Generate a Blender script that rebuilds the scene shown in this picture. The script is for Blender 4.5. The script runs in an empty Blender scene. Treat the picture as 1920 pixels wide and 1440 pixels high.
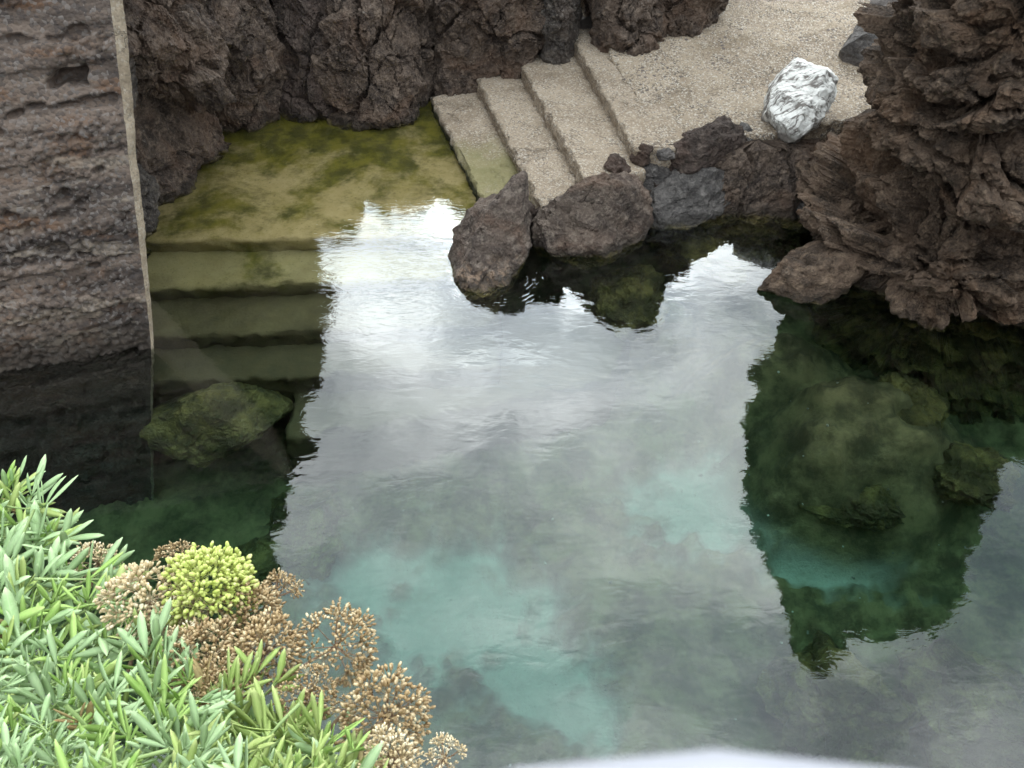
import bpy, bmesh, math, random
import numpy as np
from mathutils import Vector, Matrix, Quaternion

R = math.radians
scene = bpy.context.scene
COL = scene.collection

# ------------------------------------------------------------------ camera
CAM_H, PITCH, FPX = 3.6, R(45), 1500.0        # metres over the water, look-down angle, focal length in photo pixels
cam_d = bpy.data.cameras.new('camera')
cam = bpy.data.objects.new('camera', cam_d); COL.objects.link(cam)
cam.location = (0, 0, CAM_H); cam.rotation_euler = (R(90) - PITCH, 0, 0)
cam_d.sensor_width = 36; cam_d.lens = 36 * FPX / 1920
cam_d.clip_start = 0.01; cam_d.clip_end = 2000
cam_d.dof.use_dof = True; cam_d.dof.focus_distance = 2.6
cam_d.dof.aperture_fstop = (cam_d.lens / 1000) / 0.0010
scene.camera = cam

# ------------------------------------------------------------------ light
SUN_EL, SUN_AZ = R(29.5), R(0.8)               # the sun stands behind bright cloud, ahead of the viewer
world = bpy.data.worlds.new('World'); scene.world = world; world.use_nodes = True
def build_sky():
    nt = world.node_tree; N = nt.nodes; L = nt.links; N.clear()
    def n(t, **k):
        o = N.new(t)
        for a, b in k.items(): setattr(o, a, b)
        return o
    def m(op, a, b=None, c=None):
        o = n('ShaderNodeMath', operation=op)
        for i, v in enumerate((a, b, c)):
            if v is None: continue
            if isinstance(v, (int, float)): o.inputs[i].default_value = v
            else: L.new(v, o.inputs[i])
        return o.outputs[0]
    def ramp(f, a, b):
        o = n('ShaderNodeMapRange'); o.interpolation_type = 'SMOOTHSTEP'
        L.new(f, o.inputs[0]); o.inputs[1].default_value = a; o.inputs[2].default_value = b
        return o.outputs[0]
    out = n('ShaderNodeOutputWorld'); bg = n('ShaderNodeBackground'); bg.inputs[1].default_value = 0.125
    sky = n('ShaderNodeTexSky', sky_type='NISHITA', sun_disc=False)
    sky.sun_elevation = SUN_EL; sky.sun_rotation = SUN_AZ
    tc = n('ShaderNodeTexCoord'); sep = n('ShaderNodeSeparateXYZ'); L.new(tc.outputs['Generated'], sep.inputs[0])
    z = m('MAXIMUM', sep.outputs[2], 0.0); den = m('ADD', z, 0.22)
    comb = n('ShaderNodeCombineXYZ')
    L.new(m('DIVIDE', sep.outputs[0], den), comb.inputs[0]); L.new(m('DIVIDE', sep.outputs[1], den), comb.inputs[1])
    comb.inputs[2].default_value = 3.7
    def noise(scale, detail, dist, off, rough=0.55):
        mp = n('ShaderNodeMapping'); mp.inputs['Location'].default_value = off
        mp.inputs['Rotation'].default_value = (0, 0, 0.35); mp.inputs['Scale'].default_value = (1.0, 1.35, 1)
        L.new(comb.outputs[0], mp.inputs[0])
        o = n('ShaderNodeTexNoise'); o.inputs['Scale'].default_value = scale; o.inputs['Detail'].default_value = detail
        o.inputs['Distortion'].default_value = dist; o.inputs['Roughness'].default_value = rough
        L.new(mp.outputs[0], o.inputs['Vector']); return o.outputs[0]
    cover = ramp(noise(1.3, 6, 0.5, (2.0, 1.2, 0)), 0.30, 0.62)
    body = ramp(noise(2.6, 7, 0.8, (5.1, 0.4, 0), 0.6), 0.34, 0.72)
    wisp = ramp(noise(7.0, 6, 1.2, (1.1, 7.3, 0), 0.65), 0.35, 0.8)
    bright = m('ADD', m('MULTIPLY', body, 0.75), m('MULTIPLY', wisp, 0.35))
    cc = n('ShaderNodeMix', data_type='RGBA'); L.new(bright, cc.inputs[0])
    cc.inputs[6].default_value = (13.3, 15.7, 17.6, 1); cc.inputs[7].default_value = (46, 48.6, 49, 1)
    # forward scattering: cloud glows around the veiled sun
    sd = n('ShaderNodeVectorMath', operation='DOT_PRODUCT'); L.new(tc.outputs['Generated'], sd.inputs[0])
    sd.inputs[1].default_value = (math.sin(SUN_AZ) * math.cos(SUN_EL), math.cos(SUN_AZ) * math.cos(SUN_EL), math.sin(SUN_EL))
    g = m('POWER', m('MAXIMUM', sd.outputs['Value'], 0.0), 60.0)
    gl = m('MULTIPLY', m('ADD', 1.0, m('MULTIPLY', g, m('ADD', 8.0, m('MULTIPLY', bright, 10.0)))), m('ADD', 0.28, m('MULTIPLY', z, 0.98)))   # overcast: brightest overhead
    cg = n('ShaderNodeVectorMath', operation='SCALE'); L.new(cc.outputs[2], cg.inputs[0]); L.new(gl, cg.inputs[3])
    sk = n('ShaderNodeVectorMath', operation='SCALE'); L.new(sky.outputs[0], sk.inputs[0]); sk.inputs[3].default_value = 1.2
    mx = n('ShaderNodeMix', data_type='RGBA'); L.new(m('ADD', 0.25, m('MULTIPLY', cover, 0.75)), mx.inputs[0])
    L.new(sk.outputs[0], mx.inputs[6]); L.new(cg.outputs[0], mx.inputs[7])
    L.new(mx.outputs[2], bg.inputs[0]); L.new(bg.outputs[0], out.inputs[0])
build_sky()
sun_d = bpy.data.lights.new('sun', 'SUN'); sun_d.energy = 0.5; sun_d.angle = R(10); sun_d.color = (1, 0.96, 0.9)
sun = bpy.data.objects.new('sun', sun_d); COL.objects.link(sun)
sun.rotation_euler = Vector((math.sin(SUN_AZ) * math.cos(SUN_EL), math.cos(SUN_AZ) * math.cos(SUN_EL), math.sin(SUN_EL))).to_track_quat('Z', 'Y').to_euler()
scene.view_settings.view_transform = 'Standard'; scene.view_settings.look = 'None'
scene.view_settings.exposure = 0.0; scene.view_settings.gamma = 1.0; scene.view_settings.use_curve_mapping = False
cy = scene.cycles
cy.use_adaptive_sampling = True; cy.adaptive_threshold = 0.02
cy.max_bounces = 7; cy.diffuse_bounces = 2; cy.glossy_bounces = 3; cy.transmission_bounces = 6; cy.transparent_max_bounces = 4
cy.volume_bounces = 0; cy.sample_clamp_indirect = 5.0; cy.use_denoising = True

# ------------------------------------------------------------------ measuring helpers
def ray(px, py):
    cx, cyy = (px - 960) / FPX, -(py - 720) / FPX
    return np.array([cx, math.cos(PITCH) + cyy * math.sin(PITCH), -math.sin(PITCH) + cyy * math.cos(PITCH)])
def W(px, py, z=None, y=None, t=None):
    d = ray(px, py)
    if z is not None: t = (z - CAM_H) / d[2]
    elif y is not None: t = y / d[1]
    return np.array([0, 0, CAM_H]) + d * t
def U(px, py, depth):                          # a point seen through the water surface at this depth
    d = ray(px, py); s = W(px, py, z=0); d = d / np.linalg.norm(d)
    h = d[:2] / 1.33; k = math.sqrt(1 - h @ h)
    return np.array([s[0] + h[0] / k * depth, s[1] + h[1] / k * depth, -depth])

# ------------------------------------------------------------------ noise (numpy)
def _h(ix, iy, iz, seed):
    h = (ix.astype(np.uint32) * np.uint32(374761393) + iy.astype(np.uint32) * np.uint32(668265263)
         + iz.astype(np.uint32) * np.uint32(2246822519) + np.uint32((seed * 3266489917) & 0xffffffff))
    h = (h ^ (h >> np.uint32(15))) * np.uint32(2246822519)
    h = (h ^ (h >> np.uint32(13))) * np.uint32(3266489917)
    return h ^ (h >> np.uint32(16))
def _c(h, s): return ((h >> np.uint32(s)) & np.uint32(1023)).astype(np.float32) * np.float32(1 / 1023.0)
def perlin(P, seed=0):
    P = P.astype(np.float32); I = np.floor(P); F = P - I; I = I.astype(np.int64) + 100000
    u = F * F * F * (F * (F * 6 - 15) + 10); r = 0
    for i in (0, 1):
        wx = u[:, 0] if i else 1 - u[:, 0]
        for j in (0, 1):
            wy = u[:, 1] if j else 1 - u[:, 1]
            for k in (0, 1):
                h = _h(I[:, 0] + i, I[:, 1] + j, I[:, 2] + k, seed)
                g = (_c(h, 0) * 2 - 1) * (F[:, 0] - i) + (_c(h, 10) * 2 - 1) * (F[:, 1] - j) + (_c(h, 20) * 2 - 1) * (F[:, 2] - k)
                r = r + g * wx * wy * (u[:, 2] if k else 1 - u[:, 2])
    return r * 1.25
def fbm(P, seed=0, oct=4, gain=0.5):
    a, r = 1.0, 0
    for o in range(oct): r = r + a * perlin(P * (2.03 ** o) + 17.3 * o, seed + o); a *= gain
    return r
def ridged(P, seed=0, oct=4, gain=0.5):
    a, r = 1.0, 0
    for o in range(oct): r = r + a * (1 - 2.2 * np.abs(perlin(P * (2.03 ** o) + 9.1 * o, seed + o))); a *= gain
    return r
def worley(P, seed=0):
    """F1, F2, vector to the nearest cell point, three random numbers of that cell."""
    P = P.astype(np.float32); I = np.floor(P); F = P - I; I = I.astype(np.int64) + 100000
    n = len(P); f1 = np.full(n, 9, np.float32); f2 = f1.copy(); v = np.zeros((n, 3), np.float32); hh = np.zeros(n, np.uint32)
    for i in (-1, 0, 1):
        for j in (-1, 0, 1):
            for k in (-1, 0, 1):
                h = _h(I[:, 0] + i, I[:, 1] + j, I[:, 2] + k, seed)
                D = np.stack([i + _c(h, 0) - F[:, 0], j + _c(h, 10) - F[:, 1], k + _c(h, 20) - F[:, 2]], 1)
                d = np.sqrt((D * D).sum(1)); b = d < f1
                f2 = np.where(b, f1, np.minimum(f2, d)); f1 = np.where(b, d, f1); v[b] = D[b]; hh[b] = h[b]
    g = _h(hh.astype(np.int64), hh.astype(np.int64) * 0 + 7, hh.astype(np.int64) * 0 + 3, seed + 5)
    return f1, f2, v, np.stack([_c(g, 0), _c(g, 10), _c(g, 20)], 1)
def chisel(P, seed=0, g=0.8, k=1.1, hi=False):
    """continuous broken-stone relief: scallops that meet in sharp ridges (or, with hi, lumps that meet in sharp creases)"""
    P = P.astype(np.float32); I = np.floor(P); F = P - I; I = I.astype(np.int64) + 100000; r = np.full(len(P), 9, np.float32)
    for i in (-1, 0, 1):
        for j in (-1, 0, 1):
            for l in (-1, 0, 1):
                h = _h(I[:, 0] + i, I[:, 1] + j, I[:, 2] + l, seed); q = _h(h.astype(np.int64), I[:, 0] * 0 + 7, I[:, 0] * 0 + 3, seed + 5)
                x, y, z = i + _c(h, 0) - F[:, 0], j + _c(h, 10) - F[:, 1], l + _c(h, 20) - F[:, 2]
                d = k * (x * x + y * y + z * z) + g * ((_c(q, 0) - 0.5) * x + (_c(q, 10) - 0.5) * y + (_c(q, 20) - 0.5) * z) + 0.35 * _c(q, 5)
                r = np.minimum(r, d)
    return -(r - 0.35) if hi else r - 0.35
def smooth(x, a, b):
    t = np.clip((x - a) / (b - a), 0, 1); return t * t * (3 - 2 * t)

# ------------------------------------------------------------------ object helpers
def link(name, data, mat=None, parent=None, loc=None):
    o = bpy.data.objects.new(name, data); COL.objects.link(o)
    if mat is not None and data is not None and not data.materials: data.materials.append(mat)
    if parent is not None: o.parent = parent
    if loc is not None: o.location = loc
    return o
def tag(o, label, cat, group=None):
    o['label'] = label; o['category'] = cat
    if group: o['group'] = group
    return o
def struct(o): o['kind'] = 'structure'; return o
def raw_mesh(name, V, Fq, sm=True):
    """V (n,3), Fq (m,3 or 4) index array"""
    me = bpy.data.meshes.new(name); k = Fq.shape[1]
    me.vertices.add(len(V)); me.vertices.foreach_set('co', np.ascontiguousarray(V, np.float32).ravel())
    me.loops.add(Fq.size); me.loops.foreach_set('vertex_index', np.ascontiguousarray(Fq, np.int32).ravel())
    me.polygons.add(len(Fq)); me.polygons.foreach_set('loop_start', np.arange(0, Fq.size, k, dtype=np.int32))
    me.polygons.foreach_set('loop_total', np.full(len(Fq), k, np.int32))
    me.polygons.foreach_set('use_smooth', np.full(len(Fq), sm, bool))
    me.update(calc_edges=True); me.validate(); return me
def grid_faces(nu, nv, wu=False, flip=False):
    i = np.arange(nu if wu else nu - 1); j = np.arange(nv - 1); I, J = np.meshgrid(i, j, indexing='ij')
    I2 = (I + 1) % nu
    f = np.stack([I * nv + J, I2 * nv + J, I2 * nv + J + 1, I * nv + J + 1], -1).reshape(-1, 4)
    return f[:, ::-1] if flip else f
def grid_normals(G, wu=False):
    if wu:
        du = np.roll(G, -1, 0) - np.roll(G, 1, 0)
    else: du = np.gradient(G, axis=0)
    dv = np.gradient(G, axis=1); n = np.cross(du, dv)
    return n / np.maximum(np.linalg.norm(n, axis=2, keepdims=True), 1e-9)
def attr(me, name, vals):
    a = me.attributes.new(name, 'FLOAT', 'POINT'); a.data.foreach_set('value', np.ascontiguousarray(vals, np.float32).ravel())
_ico = {}
def ico(sub):
    if sub not in _ico:
        bm = bmesh.new(); bmesh.ops.create_icosphere(bm, subdivisions=sub, radius=1)
        V = np.array([v.co[:] for v in bm.verts]); F = np.array([[v.index for v in f.verts] for f in bm.faces]); bm.free(); _ico[sub] = (V, F)
    return _ico[sub]
def tube_mesh(name, pts, rads, k=6, cap=True):
    pts = np.asarray(pts, float); n = len(pts); T = np.gradient(pts, axis=0); T /= np.linalg.norm(T, axis=1, keepdims=True)
    up = np.array([0.3, 0.2, 0.93]); V = []
    for p, t, r in zip(pts, T, rads):
        a = np.cross(t, up); a /= max(np.linalg.norm(a), 1e-6); b = np.cross(t, a)
        for q in range(k):
            an = 2 * math.pi * q / k; V.append(p + r * (a * math.cos(an) + b * math.sin(an)))
    F = [[i * k + q, (i + 1) * k + q, (i + 1) * k + (q + 1) % k, i * k + (q + 1) % k] for i in range(n - 1) for q in range(k)]
    return np.array(V), np.array(F)

# ------------------------------------------------------------------ materials
def mat_new(name):
    m = bpy.data.materials.new(name); m.use_nodes = True; nt = m.node_tree; nt.nodes.clear()
    out = nt.nodes.new('ShaderNodeOutputMaterial'); b = nt.nodes.new('ShaderNodeBsdfPrincipled'); nt.links.new(b.outputs[0], out.inputs[0])
    return m, nt, b
class NB:
    def __init__(s, nt): s.nt = nt; s.N = nt.nodes; s.L = nt.links; s.pos = s.N.new('ShaderNodeNewGeometry').outputs['Position']
    def put(s, sock, v):
        if isinstance(v, (int, float)): sock.default_value = v
        elif isinstance(v, tuple): sock.default_value = v if len(v) != 3 or sock.type == 'VECTOR' else (*v, 1)
        else: s.L.new(v, sock)
    def math(s, op, a, b=None, c=None):
        o = s.N.new('ShaderNodeMath'); o.operation = op
        for i, v in enumerate((a, b, c)):
            if v is not None: s.put(o.inputs[i], v)
        return o.outputs[0]
    def map(s, scale=(1, 1, 1), rot=(0, 0, 0), loc=(0, 0, 0), src=None):
        o = s.N.new('ShaderNodeMapping'); s.L.new(src or s.pos, o.inputs[0])
        o.inputs['Scale'].default_value = scale; o.inputs['Rotation'].default_value = rot; o.inputs['Location'].default_value = loc
        return o.outputs[0]
    def noise(s, scale, detail=5, rough=0.55, dist=0, vec=None, col=False):
        o = s.N.new('ShaderNodeTexNoise'); s.L.new(vec or s.pos, o.inputs['Vector'])
        o.inputs['Scale'].default_value = scale; o.inputs['Detail'].default_value = detail; o.inputs['Roughness'].default_value = rough; o.inputs['Distortion'].default_value = dist
        return o.outputs[1 if col else 0]
    def vor(s, scale, feature='F1', vec=None, out='Distance', rnd=1.0):
        o = s.N.new('ShaderNodeTexVoronoi'); o.feature = feature; s.L.new(vec or s.pos, o.inputs['Vector']); o.inputs['Scale'].default_value = scale
        o.inputs['Randomness'].default_value = rnd
        return o.outputs[out]
    def rng(s, f, a, b, c=0.0, d=1.0):
        o = s.N.new('ShaderNodeMapRange'); o.interpolation_type = 'SMOOTHSTEP'
        for i, v in enumerate((f, a, b, c, d)): s.put(o.inputs[i], v)
        return o.outputs[0]
    def mix(s, f, a, b):
        o = s.N.new('ShaderNodeMix'); o.data_type = 'RGBA'; s.put(o.inputs[0], f); s.put(o.inputs[6], a); s.put(o.inputs[7], b); return o.outputs[2]
    def mul(s, a, b):
        o = s.N.new('ShaderNodeMix'); o.data_type = 'RGBA'; o.blend_type = 'MULTIPLY'; s.put(o.inputs[0], 1.0); s.put(o.inputs[6], a); s.put(o.inputs[7], b); return o.outputs[2]
    def attr(s, name):
        o = s.N.new('ShaderNodeAttribute'); o.attribute_name = name; return o.outputs['Fac']
    def z(s):
        o = s.N.new('ShaderNodeSeparateXYZ'); s.L.new(s.pos, o.inputs[0]); return o.outputs[2]
    def bump(s, h, dist=0.01, strength=0.6, prev=None):
        o = s.N.new('ShaderNodeBump'); o.inputs['Distance'].default_value = dist; o.inputs['Strength'].default_value = strength
        s.L.new(h, o.inputs['Height'])
        if prev: s.L.new(prev, o.inputs['Normal'])
        return o.outputs[0]

def rock_mat(name, dark, mid, light, rust=None, rust_amt=0.0, lichen=0.0, gritty=1.0, crust=False):
    m, nt, b = mat_new(name); n = NB(nt)
    c = n.mix(n.rng(n.noise(4.0, 8, 0.68, 0.5), 0.38, 0.62), dark, mid)
    c = n.mix(n.rng(n.noise(14, 6, 0.68, 0.3), 0.46, 0.74), c, light)
    if rust_amt: c = n.mix(n.math('MULTIPLY', n.rng(n.noise(1.7, 5, 0.6, 0.8, n.map(loc=(4, 7, 2))), 0.48, 0.68), rust_amt), c, rust)
    c = n.mix(n.math('MULTIPLY', n.rng(n.noise(55, 3, 0.6), 0.5, 0.72), 0.45), c, light)
    c = n.mix(n.math('MULTIPLY', n.rng(n.noise(70, 3, 0.6, 0, n.map(loc=(3, 3, 9))), 0.54, 0.72), 0.55), c, dark)
    if lichen:
        f = n.math('MULTIPLY', n.rng(n.noise(34, 5, 0.7, 0.5, n.map(loc=(8, 1, 5))), 0.58, 0.68), n.rng(n.noise(2.2, 3, 0.5, 0, n.map(loc=(1, 5, 9))), 0.5, 0.66))
        c = n.mix(n.math('MULTIPLY', f, lichen), c, (0.42, 0.38, 0.33))
    if crust:                                   # tan barnacle crust low on the rock
        cr = n.math('MULTIPLY', n.rng(n.math('ADD', n.z(), n.math('MULTIPLY', n.noise(8, 4), 0.16)), 0.28, 0.16), n.rng(n.noise(13, 6, 0.7, 0.6), 0.44, 0.60))
        sy = n.N.new('ShaderNodeSeparateXYZ'); n.L.new(n.pos, sy.inputs[0])
        cr = n.math('MULTIPLY', cr, n.rng(sy.outputs[1], 4.85, 4.65))
        c = n.mix(cr, c, n.mix(n.noise(30, 4), (0.22, 0.11, 0.065), (0.42, 0.33, 0.24)))
    tide = n.rng(n.math('ADD', n.z(), n.math('MULTIPLY', n.noise(6, 4), -0.10)), 0.06, -0.02)
    c = n.mix(n.math('MULTIPLY', tide, 0.6), c, (0.016, 0.013, 0.009))
    # algae where the rock is always under water
    wet = n.rng(n.math('ADD', n.z(), n.math('MULTIPLY', n.noise(9, 4), -0.12)), -0.03, -0.10)
    alg = n.mix(n.rng(n.noise(5, 5, 0.6), 0.4, 0.68), (0.060, 0.052, 0.018), (0.25, 0.195, 0.065))
    c = n.mix(wet, c, alg)
    nt.links.new(c, b.inputs['Base Color']); nt.links.new(n.math('SUBTRACT', 0.82, n.math('MULTIPLY', tide, 0.4)), b.inputs['Roughness']); b.inputs['Specular IOR Level'].default_value = 0.35
    h = n.math('ADD', n.noise(38, 8, 0.68, 0.3), n.math('MULTIPLY', n.vor(46), -0.5))
    h = n.math('ADD', h, n.math('MULTIPLY', n.noise(130, 4, 0.6), 0.35))
    nt.links.new(n.bump(h, 0.030 * gritty, 0.95), b.inputs['Normal'])
    return m
M = {}
M['cliff'] = rock_mat('dark_basalt', (0.040, 0.028, 0.022), (0.122, 0.086, 0.064), (0.239, 0.177, 0.133), (0.166, 0.093, 0.057), 0.5, 0.4)
M['cliff_pale'] = rock_mat('lichened_basalt', (0.050, 0.042, 0.037), (0.112, 0.092, 0.078), (0.213, 0.179, 0.148), (0.112, 0.065, 0.046), 0.25, 0.95)
M['clinker'] = rock_mat('brown_clinker_lava', (0.052, 0.035, 0.024), (0.156, 0.103, 0.070), (0.274, 0.192, 0.130), (0.224, 0.114, 0.054), 0.35, 0.15, 1.4)
M['boulder'] = rock_mat('grey_brown_boulder', (0.046, 0.033, 0.027), (0.117, 0.086, 0.067), (0.242, 0.191, 0.151), (0.153, 0.084, 0.052), 0.5, 0.3, 0.8)
M['boulder_crust'] = rock_mat('crusted_boulder', (0.046, 0.033, 0.027), (0.125, 0.091, 0.072), (0.255, 0.203, 0.163), (0.153, 0.084, 0.052), 0.5, 0.3, 0.8, True)
M['boulder_grey'] = rock_mat('blue_grey_boulder', (0.056, 0.050, 0.047), (0.112, 0.100, 0.092), (0.208, 0.186, 0.169), (0.101, 0.070, 0.056), 0.25, 0.2, 0.7)
M['boulder_dark'] = rock_mat('dark_brown_boulder', (0.036, 0.026, 0.021), (0.074, 0.050, 0.040), (0.128, 0.096, 0.077), (0.102, 0.055, 0.035), 0.4, 0.05, 0.7)

def guano_mat():
    m, nt, b = mat_new('guano_rock'); n = NB(nt)
    base = n.mix(n.noise(12, 6, 0.6), (0.09, 0.076, 0.066), (0.27, 0.24, 0.21))
    st = n.map((9, 34, 7), (0.2, 0.3, 0.75))
    f = n.math('ADD', n.noise(1.0, 7, 0.62, 0.9, st), n.math('MULTIPLY', n.noise(6, 4, 0.6), 0.45))
    w = n.rng(f, 0.62, 0.76)
    w = n.math('MULTIPLY', w, n.rng(n.math('ADD', n.z(), n.math('MULTIPLY', n.noise(7, 3), 0.22)), 0.62, 0.74))
    c = n.mix(w, base, n.mix(n.noise(25, 4), (0.64, 0.61, 0.56), (0.90, 0.88, 0.83)))
    nt.links.new(c, b.inputs['Base Color']); b.inputs['Roughness'].default_value = 0.75
    nt.links.new(n.bump(n.math('ADD', n.noise(60, 5, 0.6), n.math('MULTIPLY', w, 0.3)), 0.008, 0.6), b.inputs['Normal'])
    return m
M['guano'] = guano_mat()

def concrete_mat(name, a, b_, stain, speck=1.0, green=False, pebbles=0.0):
    m, nt, b = mat_new(name); n = NB(nt)
    c = n.mix(n.rng(n.noise(2.4, 6, 0.6, 0.3), 0.34, 0.68), a, b_)
    c = n.mix(n.math('MULTIPLY', n.rng(n.noise(1.1, 5, 0.65, 0.8, n.map(loc=(3, 1, 0))), 0.52, 0.72), 0.6), c, stain)
    vc = n.vor(85, out='Color'); sp = n.N.new('ShaderNodeSeparateColor'); n.L.new(vc, sp.inputs[0])
    gm = n.rng(n.noise(5, 4, 0.6, 0.2, n.map(loc=(2, 2, 2))), 0.36, 0.62, 0.35, 1.0)
    c = n.mix(n.math('MULTIPLY', n.math('MULTIPLY', n.rng(sp.outputs[0], 0.62, 0.75), gm), 0.62 * speck), c, (0.10, 0.082, 0.07))
    c = n.mix(n.math('MULTIPLY', n.rng(sp.outputs[1], 0.78, 0.88), 0.5 * speck), c, (0.52, 0.47, 0.40))
    wv = n.N.new('ShaderNodeVectorMath'); wv.operation = 'ADD'; n.L.new(n.pos, wv.inputs[0]); n.L.new(n.noise(3.5, 6, 0.65, 0, col=True), wv.inputs[1])
    ck = n.math('MULTIPLY', n.rng(n.vor(0.85, 'DISTANCE_TO_EDGE', wv.outputs[0]), 0.010, 0.002), n.rng(n.noise(1.3, 2), 0.48, 0.6))
    c = n.mix(n.math('MULTIPLY', ck, 0.75), c, (0.07, 0.055, 0.045))
    c = n.mix(n.math('MULTIPLY', n.rng(n.noise(3.2, 7, 0.7, 1.2, n.map(loc=(7, 3, 1))), 0.55, 0.66), 0.4), c, b_)
    c = n.mix(n.math('MULTIPLY', n.rng(n.noise(2.1, 7, 0.7, 0.9, n.map(loc=(1, 8, 1))), 0.54, 0.68), 0.55), c, stain)
    h = n.math('ADD', n.noise(60, 6, 0.65), n.math('MULTIPLY', n.vor(85), -0.6 * speck))
    h = n.math('ADD', h, n.math('MULTIPLY', ck, -1.5))
    if pebbles:
        v2 = n.vor(22); pv = n.vor(22, out='Color'); s2 = n.N.new('ShaderNodeSeparateColor'); n.L.new(pv, s2.inputs[0])
        pk = n.math('MULTIPLY', n.math('MULTIPLY', n.rng(s2.outputs[0], 0.80, 0.82), n.rng(v2, 0.42, 0.34)), n.rng(n.noise(1.8, 3), 0.46, 0.58))
        c = n.mix(n.math('MULTIPLY', pk, pebbles), c, (0.11, 0.088, 0.08)); h = n.math('ADD', h, n.math('MULTIPLY', pk, 0.4))
    if green:
        sx = n.N.new('ShaderNodeSeparateXYZ'); n.L.new(n.pos, sx.inputs[0])
        near = n.rng(n.math('ADD', sx.outputs[1], n.math('MULTIPLY', n.noise(4, 4), 0.8)), 7.2, 6.5)
        gf = n.math('MULTIPLY', n.rng(n.math('ADD', sx.outputs[2], n.math('MULTIPLY', n.noise(6, 4), 0.06)), 0.165, 0.125), near)
        c = n.mix(n.math('MULTIPLY', gf, 0.85), c, n.mix(n.noise(9, 5), (0.12, 0.115, 0.035), (0.26, 0.225, 0.11)))
        wet = n.rng(n.math('ADD', sx.outputs[2], n.math('MULTIPLY', n.noise(14, 4), -0.06)), 0.035, 0.0)
        c = n.mix(wet, c, (0.03, 0.03, 0.012))
    nt.links.new(c, b.inputs['Base Color']); b.inputs['Roughness'].default_value = 0.85; b.inputs['Specular IOR Level'].default_value = 0.3
    nt.links.new(n.bump(h, 0.008, 0.8), b.inputs['Normal'])
    return m
M['steps'] = concrete_mat('worn_step_concrete', (0.27, 0.208, 0.146), (0.365, 0.290, 0.212), (0.19, 0.142, 0.098), 1.1, True)
M['platform'] = concrete_mat('pebbly_platform_concrete', (0.255, 0.196, 0.136), (0.365, 0.290, 0.208), (0.22, 0.165, 0.105), 1.5, False, 0.9)
M['mortar'] = concrete_mat('grey_mortar', (0.10, 0.09, 0.08), (0.19, 0.17, 0.15), (0.08, 0.07, 0.06), 0.6)
M['corner'] = concrete_mat('pale_corner_concrete', (0.27, 0.21, 0.145), (0.38, 0.305, 0.22), (0.20, 0.15, 0.10), 0.6)

def SEPY(n):
    o = n.N.new('ShaderNodeSeparateXYZ'); n.L.new(n.pos, o.inputs[0]); return o.outputs[1]
def slime_mat():
    m, nt, b = mat_new('mossy_underwater_concrete'); n = NB(nt)
    base = n.mix(n.noise(7, 5, 0.6), (0.34, 0.26, 0.085), (0.55, 0.44, 0.22))
    g = n.mix(n.rng(n.noise(6, 5, 0.6), 0.35, 0.65), (0.075, 0.073, 0.003), (0.200, 0.172, 0.012))
    f = n.math('ADD', n.noise(1.25, 6, 0.62, 0.6, n.map(loc=(0.4, 6.1, 0))), n.math('MULTIPLY', n.noise(13, 6, 0.7), 0.30))
    c = n.mix(n.rng(n.math('ADD', f, n.math('MULTIPLY', n.math('SUBTRACT', SEPY(n), 5.75), -0.13)), 0.75, 0.53), base, g)
    c = n.mix(n.math('MULTIPLY', n.rng(n.noise(48, 4, 0.6), 0.56, 0.7), 0.4), c, (0.06, 0.06, 0.01))
    # colour turns darker and browner down the lower steps
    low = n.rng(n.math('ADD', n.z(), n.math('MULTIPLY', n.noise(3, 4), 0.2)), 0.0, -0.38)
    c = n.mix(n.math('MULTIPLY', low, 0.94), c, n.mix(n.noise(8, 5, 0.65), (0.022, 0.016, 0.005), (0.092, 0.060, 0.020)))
    nt.links.new(c, b.inputs['Base Color']); b.inputs['Roughness'].default_value = 0.8
    nt.links.new(n.bump(n.noise(40, 6, 0.65), 0.01, 0.6), b.inputs['Normal'])
    return m
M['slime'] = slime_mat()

def wall_mat():
    m, nt, b = mat_new('layered_rubble_concrete'); n = NB(nt)
    zv = n.map((0.9, 0.9, 7.5)); band = n.noise(1.0, 5, 0.6, 0.5, zv)
    c = n.mix(n.rng(band, 0.36, 0.64), (0.055, 0.041, 0.034), (0.185, 0.137, 0.108))
    c = n.mix(n.math('MULTIPLY', n.rng(n.noise(2.2, 5, 0.6, 0.4, n.map((1, 1, 2.4), loc=(2, 9, 4))), 0.52, 0.66), 0.7), c, (0.145, 0.075, 0.040))
    c = n.mix(n.math('MULTIPLY', n.rng(n.noise(1.0, 5, 0.6, 0.3, n.map((1.4, 1.4, 11), loc=(5, 2, 7))), 0.56, 0.68), 0.8), c, (0.27, 0.215, 0.165))
    vc = n.vor(48, out='Color'); sp = n.N.new('ShaderNodeSeparateColor'); n.L.new(vc, sp.inputs[0])
    c = n.mix(n.math('MULTIPLY', n.rng(sp.outputs[0], 0.55, 0.9), 0.5), c, (0.045, 0.040, 0.040))
    c = n.mix(n.math('MULTIPLY', n.rng(sp.outputs[1], 0.7, 0.95), 0.5), c, (0.24, 0.21, 0.19))
    wet = n.rng(n.math('ADD', n.z(), n.math('MULTIPLY', n.noise(6, 4), -0.3)), 0.22, -0.10)
    c = n.mix(n.math('MULTIPLY', wet, 0.75), c, (0.028, 0.022, 0.016))
    nt.links.new(c, b.inputs['Base Color']); b.inputs['Roughness'].default_value = 0.85; b.inputs['Specular IOR Level'].default_value = 0.3
    h = n.math('ADD', n.noise(55, 7, 0.66), n.math('MULTIPLY', n.vor(48), -0.6))
    nt.links.new(n.bump(h, 0.016, 0.8), b.inputs['Normal'])
    return m
M['wall'] = wall_mat()

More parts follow.
